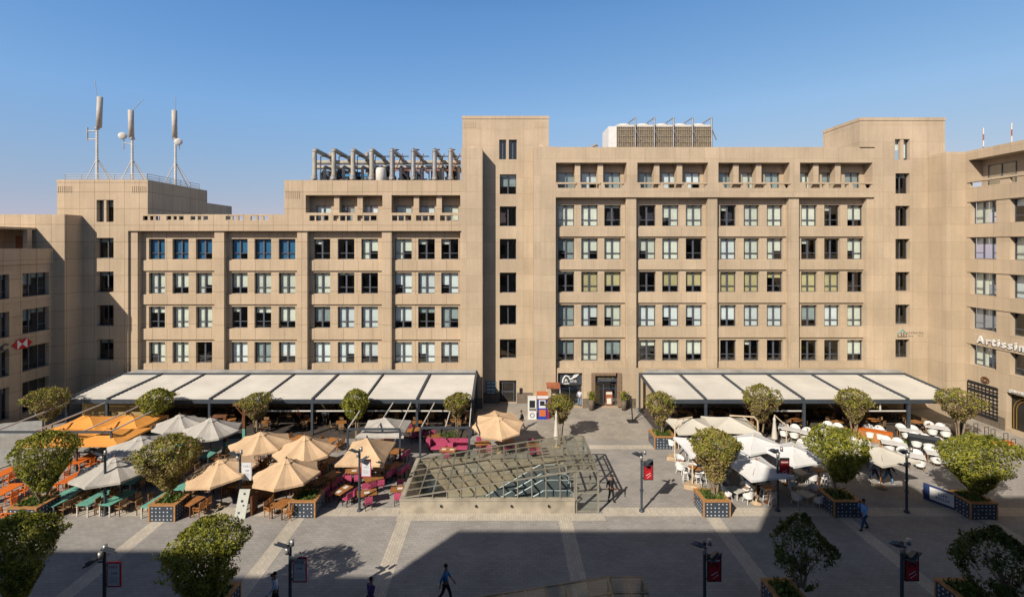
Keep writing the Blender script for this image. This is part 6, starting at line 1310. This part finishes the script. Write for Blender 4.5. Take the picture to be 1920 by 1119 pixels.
# ------------------------------------------------------------ people
def skin_obj(name, mt, nodes, edges, parent, root=0, sub=1):
    bm = bmesh.new(); lay = bm.verts.layers.skin.verify(); vs = []
    for p, r_ in nodes:
        v = bm.verts.new(p); v[lay].radius = (r_, r_) if not isinstance(r_, tuple) else r_; vs.append(v)
    vs[root][lay].use_root = True
    for a, b in edges: bm.edges.new((vs[a], vs[b]))
    me = bpy.data.meshes.new(name); bm.to_mesh(me); bm.free(); me.materials.append(mt)
    o = bpy.data.objects.new(name, me); COL.objects.link(o); s = o.modifiers.new('skin', 'SKIN'); s.use_smooth_shade = True; ss = o.modifiers.new('sub', 'SUBSURF'); ss.levels = sub; ss.render_levels = sub
    o.parent = parent; return o
def person(px, py, lab, rz, shirt, trousers, shoe='shoe_dark', hair=True, stride=.28, arm=(.2, -.2), phone=False, Yp=None, short=False, h=1.75, bag=None):
    if Yp is None: x, y = G(px, py)
    else: y = Yp; x = fx(px, Yp)
    r = thing('person', lab, 'person', (x, y, 0), rz); r.scale = (h / 1.75,) * 3
    s = stride; V = Vector
    # local frame: facing +x
    pel = V((0, 0, .95)); hipL, hipR = V((0, .09, .92)), V((0, -.09, .92))
    kL, kR = V((s * .62, .10, .50)), V((-s * .35, -.10, .49)); aL, aR = V((s * .95, .10, .09)), V((-s * 1.25, -.10, .13))
    sp, ch, nk = V((.0, 0, 1.12)), V((.0, 0, 1.33)), V((.015, 0, 1.50)); hd = V((.035, 0, 1.64))
    sL, sR = V((0, .18, 1.41)), V((0, -.18, 1.41))
    eL, eR = V((arm[0] * .6 - .02, .25, 1.14)), V((arm[1] * .6 - .02, -.25, 1.14)); wL, wR = V((arm[0] * 1.2 + .08, .23, .90)), V((arm[1] * 1.2 + .06, -.23, .90))
    if phone: eR = V((.14, -.27, 1.20)); wR = V((.14, -.16, 1.50))
    def hand(w_, e_, side, n0):
        d = (w_ - e_).normalized(); q = V((0, side, 0)); f = d.cross(q).normalized(); nodes = [(w_ + d * .055, (.032, .02))]; ed = []
        for i in range(4):
            b = w_ + d * .095 + f * (.026 - .017 * i); t = w_ + d * (.155 + (.02, .03, .024, .008)[i]) + f * (.03 - .02 * i) - q * .018
            nodes += [(b, .009), (t, .007)]; ed += [(n0, n0 + 1 + 2 * i), (n0 + 1 + 2 * i, n0 + 2 + 2 * i)]
        nodes.append((w_ + d * .05 + f * .045, .010)); nodes.append((w_ + d * .095 + f * .065 - q * .01, .008)); ed += [(n0, n0 + 9), (n0 + 9, n0 + 10)]
        return nodes, ed
    N_ = [(pel, (.12, .15)), (sp, (.10, .13)), (ch, (.11, .15)), (nk, .052), (hd, (.075, .066)), (hd + V((-.005, 0, .09)), (.078, .07)), (hd + V((0, 0, .145)), .04),
          (hipL, .085), (kL, .055), (aL, .036), (hipR, .085), (kR, .055), (aR, .036), (sL, .055), (eL, .038), (wL, .026), (sR, .055), (eR, .038), (wR, .026), (hd + V((.05, 0, -.02)), (.03, .04))]
    E_ = [(0, 1), (1, 2), (2, 3), (3, 4), (4, 5), (5, 6), (0, 7), (7, 8), (8, 9), (0, 10), (10, 11), (11, 12), (2, 13), (13, 14), (14, 15), (2, 16), (16, 17), (17, 18), (4, 19)]
    for w_, e_, sd, wi in ((wL, eL, 1, 15), (wR, eR, -1, 18)):
        n0 = len(N_); nn, ee = hand(w_, e_, sd, n0); N_ += nn; E_ += [(wi, n0)] + ee
    skin_obj('body', M['skin'], N_, E_, r)
    cut = (lambda a, b: a + (b - a) * (.5 if short else .93))
    skin_obj('shirt', M[shirt], [(V((0, 0, .90)), (.145, .175)), (sp, (.125, .155)), (ch, (.13, .165)), (ch + V((.01, 0, .12)), (.08, .09)), (sL, .075), (eL, .056), (cut(eL, wL), .044), (sR, .075), (eR, .056), (cut(eR, wR), .044)], [(0, 1), (1, 2), (2, 3), (2, 4), (4, 5), (5, 6), (2, 7), (7, 8), (8, 9)], r)
    skin_obj('trousers', M[trousers], [(V((0, 0, .97)), (.13, .16)), (hipL - V((0, 0, .05)), .105), (kL, .075), (aL + V((0, 0, .02)), .06), (hipR - V((0, 0, .05)), .105), (kR, .075), (aR + V((0, 0, .02)), .06)], [(0, 1), (1, 2), (2, 3), (0, 4), (4, 5), (5, 6)], r)
    for a, kk in ((aL, 0), (aR, 1)):
        m = MB(); m.ball((.07, 0, 0), .145, .052, .055, 10, 6); o = m.build('shoe', M[shoe], r); o.location = (a.x - .02, a.y, .055 if kk == 0 else .075); o.rotation_euler.y = R(-6 if kk == 0 else 18)
    m = MB(); m.ball((hd.x - .018, 0, hd.z + .085), .098, .09, .088, 12, 7); m.build('hair', M['hair'], r)
    m = MB(); m.add([(hd.x + .078, -.012, hd.z + .03), (hd.x + .078, .012, hd.z + .03), (hd.x + .105, 0, hd.z + .005), (hd.x + .07, 0, hd.z + .07)], [(0, 1, 2), (0, 2, 3), (1, 3, 2)])
    m.build('nose', M['skin'], r)
    m = MB(); m.ball((hd.x + .082, .03, hd.z + .06), .009, n=6, k=4); m.ball((hd.x + .082, -.03, hd.z + .06), .009, n=6, k=4); m.box(hd.x + .07, hd.x + .088, -.022, .022, hd.z - .028, hd.z - .02); m.build('eyes_and_mouth', M['hair'], r)
    m = MB(); m.ball((hd.x, .082, hd.z + .05), .015, .01, .026, 6, 4); m.ball((hd.x, -.082, hd.z + .05), .015, .01, .026, 6, 4); m.build('ears', M['skin'], r)
    if phone: m = MB(); m.box(wR.x - .01, wR.x + .06, wR.y + .03, wR.y + .045, wR.z + .03, wR.z + .17); m.build('phone', M['black'], r)
    return r
person(1620, 992, 'man in light blue shirt walking left, one hand to his face', R(190), 'shirt_lightblue', 'jeans', phone=True, h=1.78)
person(1640, 903, 'person in white top and jeans walking, left one of the couple under the beige parasol', R(-60), 'shirt_white', 'jeans', 'shoe_white', h=1.68)
person(1665, 906, 'person in dark jacket and jeans walking, right one of the couple', R(-70), 'shirt_dark', 'jeans_light', 'shoe_white', h=1.75)
person(978, 806, 'man all in black walking near the tilted tan parasol', R(175), 'shirt_dark', 'trousers_dark', h=1.78)
person(1087, 761, 'person in white vest and pale jeans in the shop doorway', R(-95), 'shirt_white', 'jeans_light', stride=.1, h=1.8)
person(1146, 940, 'person in dark clothes standing behind the canopy entrance', R(-60), 'shirt_dark', 'trousers_dark', stride=.12, h=1.75)
person(516, 0, 'man in white shirt and black cap with a phone, cut by the bottom edge', R(200), 'shirt_white', 'trousers_dark', phone=True, Yp=gy(1073, 1.75) , h=1.75)
person(695, 0, 'man in purple shirt at the bottom edge, seen from behind', R(60), 'shirt_purple', 'trousers_dark', Yp=gy(1083, 1.75))
person(835, 0, 'man in blue shirt and dark trousers walking at the bottom edge', R(-10), 'shirt_blue', 'trousers_dark', short=True, Yp=gy(1058, 1.78), h=1.78)
for k, (px, py, lab, sh) in enumerate(((560, 800, 'cafe guest in orange top standing under the left pergola, left one', 'shirt_orange'), (610, 800, 'cafe guest in white standing under the left pergola, right one', 'shirt_white'), (1420, 800, 'cafe guest in dark top standing under the right pergola', 'shirt_dark'))):
    person(px, py, lab, R(-90 + 30 * k), sh, 'trousers_dark', stride=.08, Yp=45.8)

def seated(px, py, lab, rz, shirt, trousers):
    """one continuous skinned body, sitting on a seat 0.46 m high, facing local +x"""
    x, y = G(px, py, .5); r = thing('person', lab, 'person', (x, y, 0), rz, None); V = Vector
    N_ = [(V((0, 0, .58)), (.13, .15)), (V((-.02, 0, .78)), (.10, .13)), (V((-.02, 0, .98)), (.11, .15)), (V((0, 0, 1.14)), .052), (V((.03, 0, 1.28)), (.075, .066)), (V((.025, 0, 1.37)), (.078, .07)), (V((.03, 0, 1.42)), .04),
          (V((.05, .10, .55)), .085), (V((.44, .12, .53)), .06), (V((.46, .12, .10)), .038), (V((.05, -.10, .55)), .085), (V((.44, -.12, .53)), .06), (V((.42, -.12, .10)), .038),
          (V((-.01, .18, 1.05)), .055), (V((.05, .23, .82)), .038), (V((.30, .16, .80)), .026), (V((-.01, -.18, 1.05)), .055), (V((.05, -.23, .82)), .038), (V((.30, -.14, .82)), .026)]
    E_ = [(0, 1), (1, 2), (2, 3), (3, 4), (4, 5), (5, 6), (0, 7), (7, 8), (8, 9), (0, 10), (10, 11), (11, 12), (2, 13), (13, 14), (14, 15), (2, 16), (16, 17), (17, 18)]
    for w_i, sd in ((15, 1), (18, -1)):
        w_ = N_[w_i][0]; n0 = len(N_); N_.append((w_ + V((.055, 0, 0)), (.02, .032))); E_.append((w_i, n0))
        for i in range(4): N_ += [(w_ + V((.095, .026 - .017 * i, 0)), .009), (w_ + V((.15 + (.01, .02, .015, 0)[i], .028 - .019 * i, -.015)), .007)]; E_ += [(n0, n0 + 1 + 2 * i), (n0 + 1 + 2 * i, n0 + 2 + 2 * i)]
        N_ += [(w_ + V((.05, -.04 * sd, .005)), .01), (w_ + V((.09, -.06 * sd, 0)), .008)]; E_ += [(n0, n0 + 9), (n0 + 9, n0 + 10)]
    skin_obj('body', M['skin'], N_, E_, r)
    skin_obj('shirt', M[shirt], [(V((0, 0, .56)), (.15, .175)), (V((-.02, 0, .78)), (.125, .155)), (V((-.02, 0, .98)), (.13, .165)), (V((0, 0, 1.08)), (.08, .09)), (V((-.01, .18, 1.05)), .075), (V((.05, .23, .82)), .056), (V((.2, .18, .81)), .045), (V((-.01, -.18, 1.05)), .075), (V((.05, -.23, .82)), .056), (V((.2, -.17, .82)), .045)], [(0, 1), (1, 2), (2, 3), (2, 4), (4, 5), (5, 6), (2, 7), (7, 8), (8, 9)], r)
    skin_obj('trousers', M[trousers], [(V((0, 0, .57)), (.14, .17)), (V((.08, .10, .55)), .10), (V((.44, .12, .53)), .078), (V((.46, .12, .13)), .06), (V((.08, -.10, .55)), .10), (V((.44, -.12, .53)), .078), (V((.42, -.12, .13)), .06)], [(0, 1), (1, 2), (2, 3), (0, 4), (4, 5), (5, 6)], r)
    for a_, b_ in ((.46, .12), (.42, -.12)): m = MB(); m.ball((a_ + .06, b_, .055), .14, .05, .055, 10, 6); m.build('shoe', M['shoe_dark'], r)
    m = MB(); m.ball((.01, 0, 1.365), .098, .09, .088, 12, 7); m.build('hair', M['hair'], r)
    m = MB(); m.ball((.112, .03, 1.34), .009, n=6, k=4); m.ball((.112, -.03, 1.34), .009, n=6, k=4); m.box(.1, .117, -.022, .022, 1.25, 1.258); m.build('eyes_and_mouth', M['hair'], r)
for px, py, lab, rz, sh in ((470, 878, 'guest in orange top sitting under the back left tan parasol', -20, 'shirt_orange'), (560, 903, 'guest in white sitting by the nearest tan parasol pole', 150, 'shirt_white'), (245, 902, 'guest in dark top sitting by the nearest grey parasol', 160, 'shirt_dark'), (1412, 912, 'guest in dark top sitting under the nearest white parasol', 20, 'shirt_dark'), (1312, 880, 'guest in light blue top sitting left of the corner ficus', 0, 'shirt_lightblue'), (1606, 800, 'guest in purple sitting in the rear white table row', 0, 'shirt_purple')):
    seated(px, py, lab, R(rz), sh, 'trousers_dark')
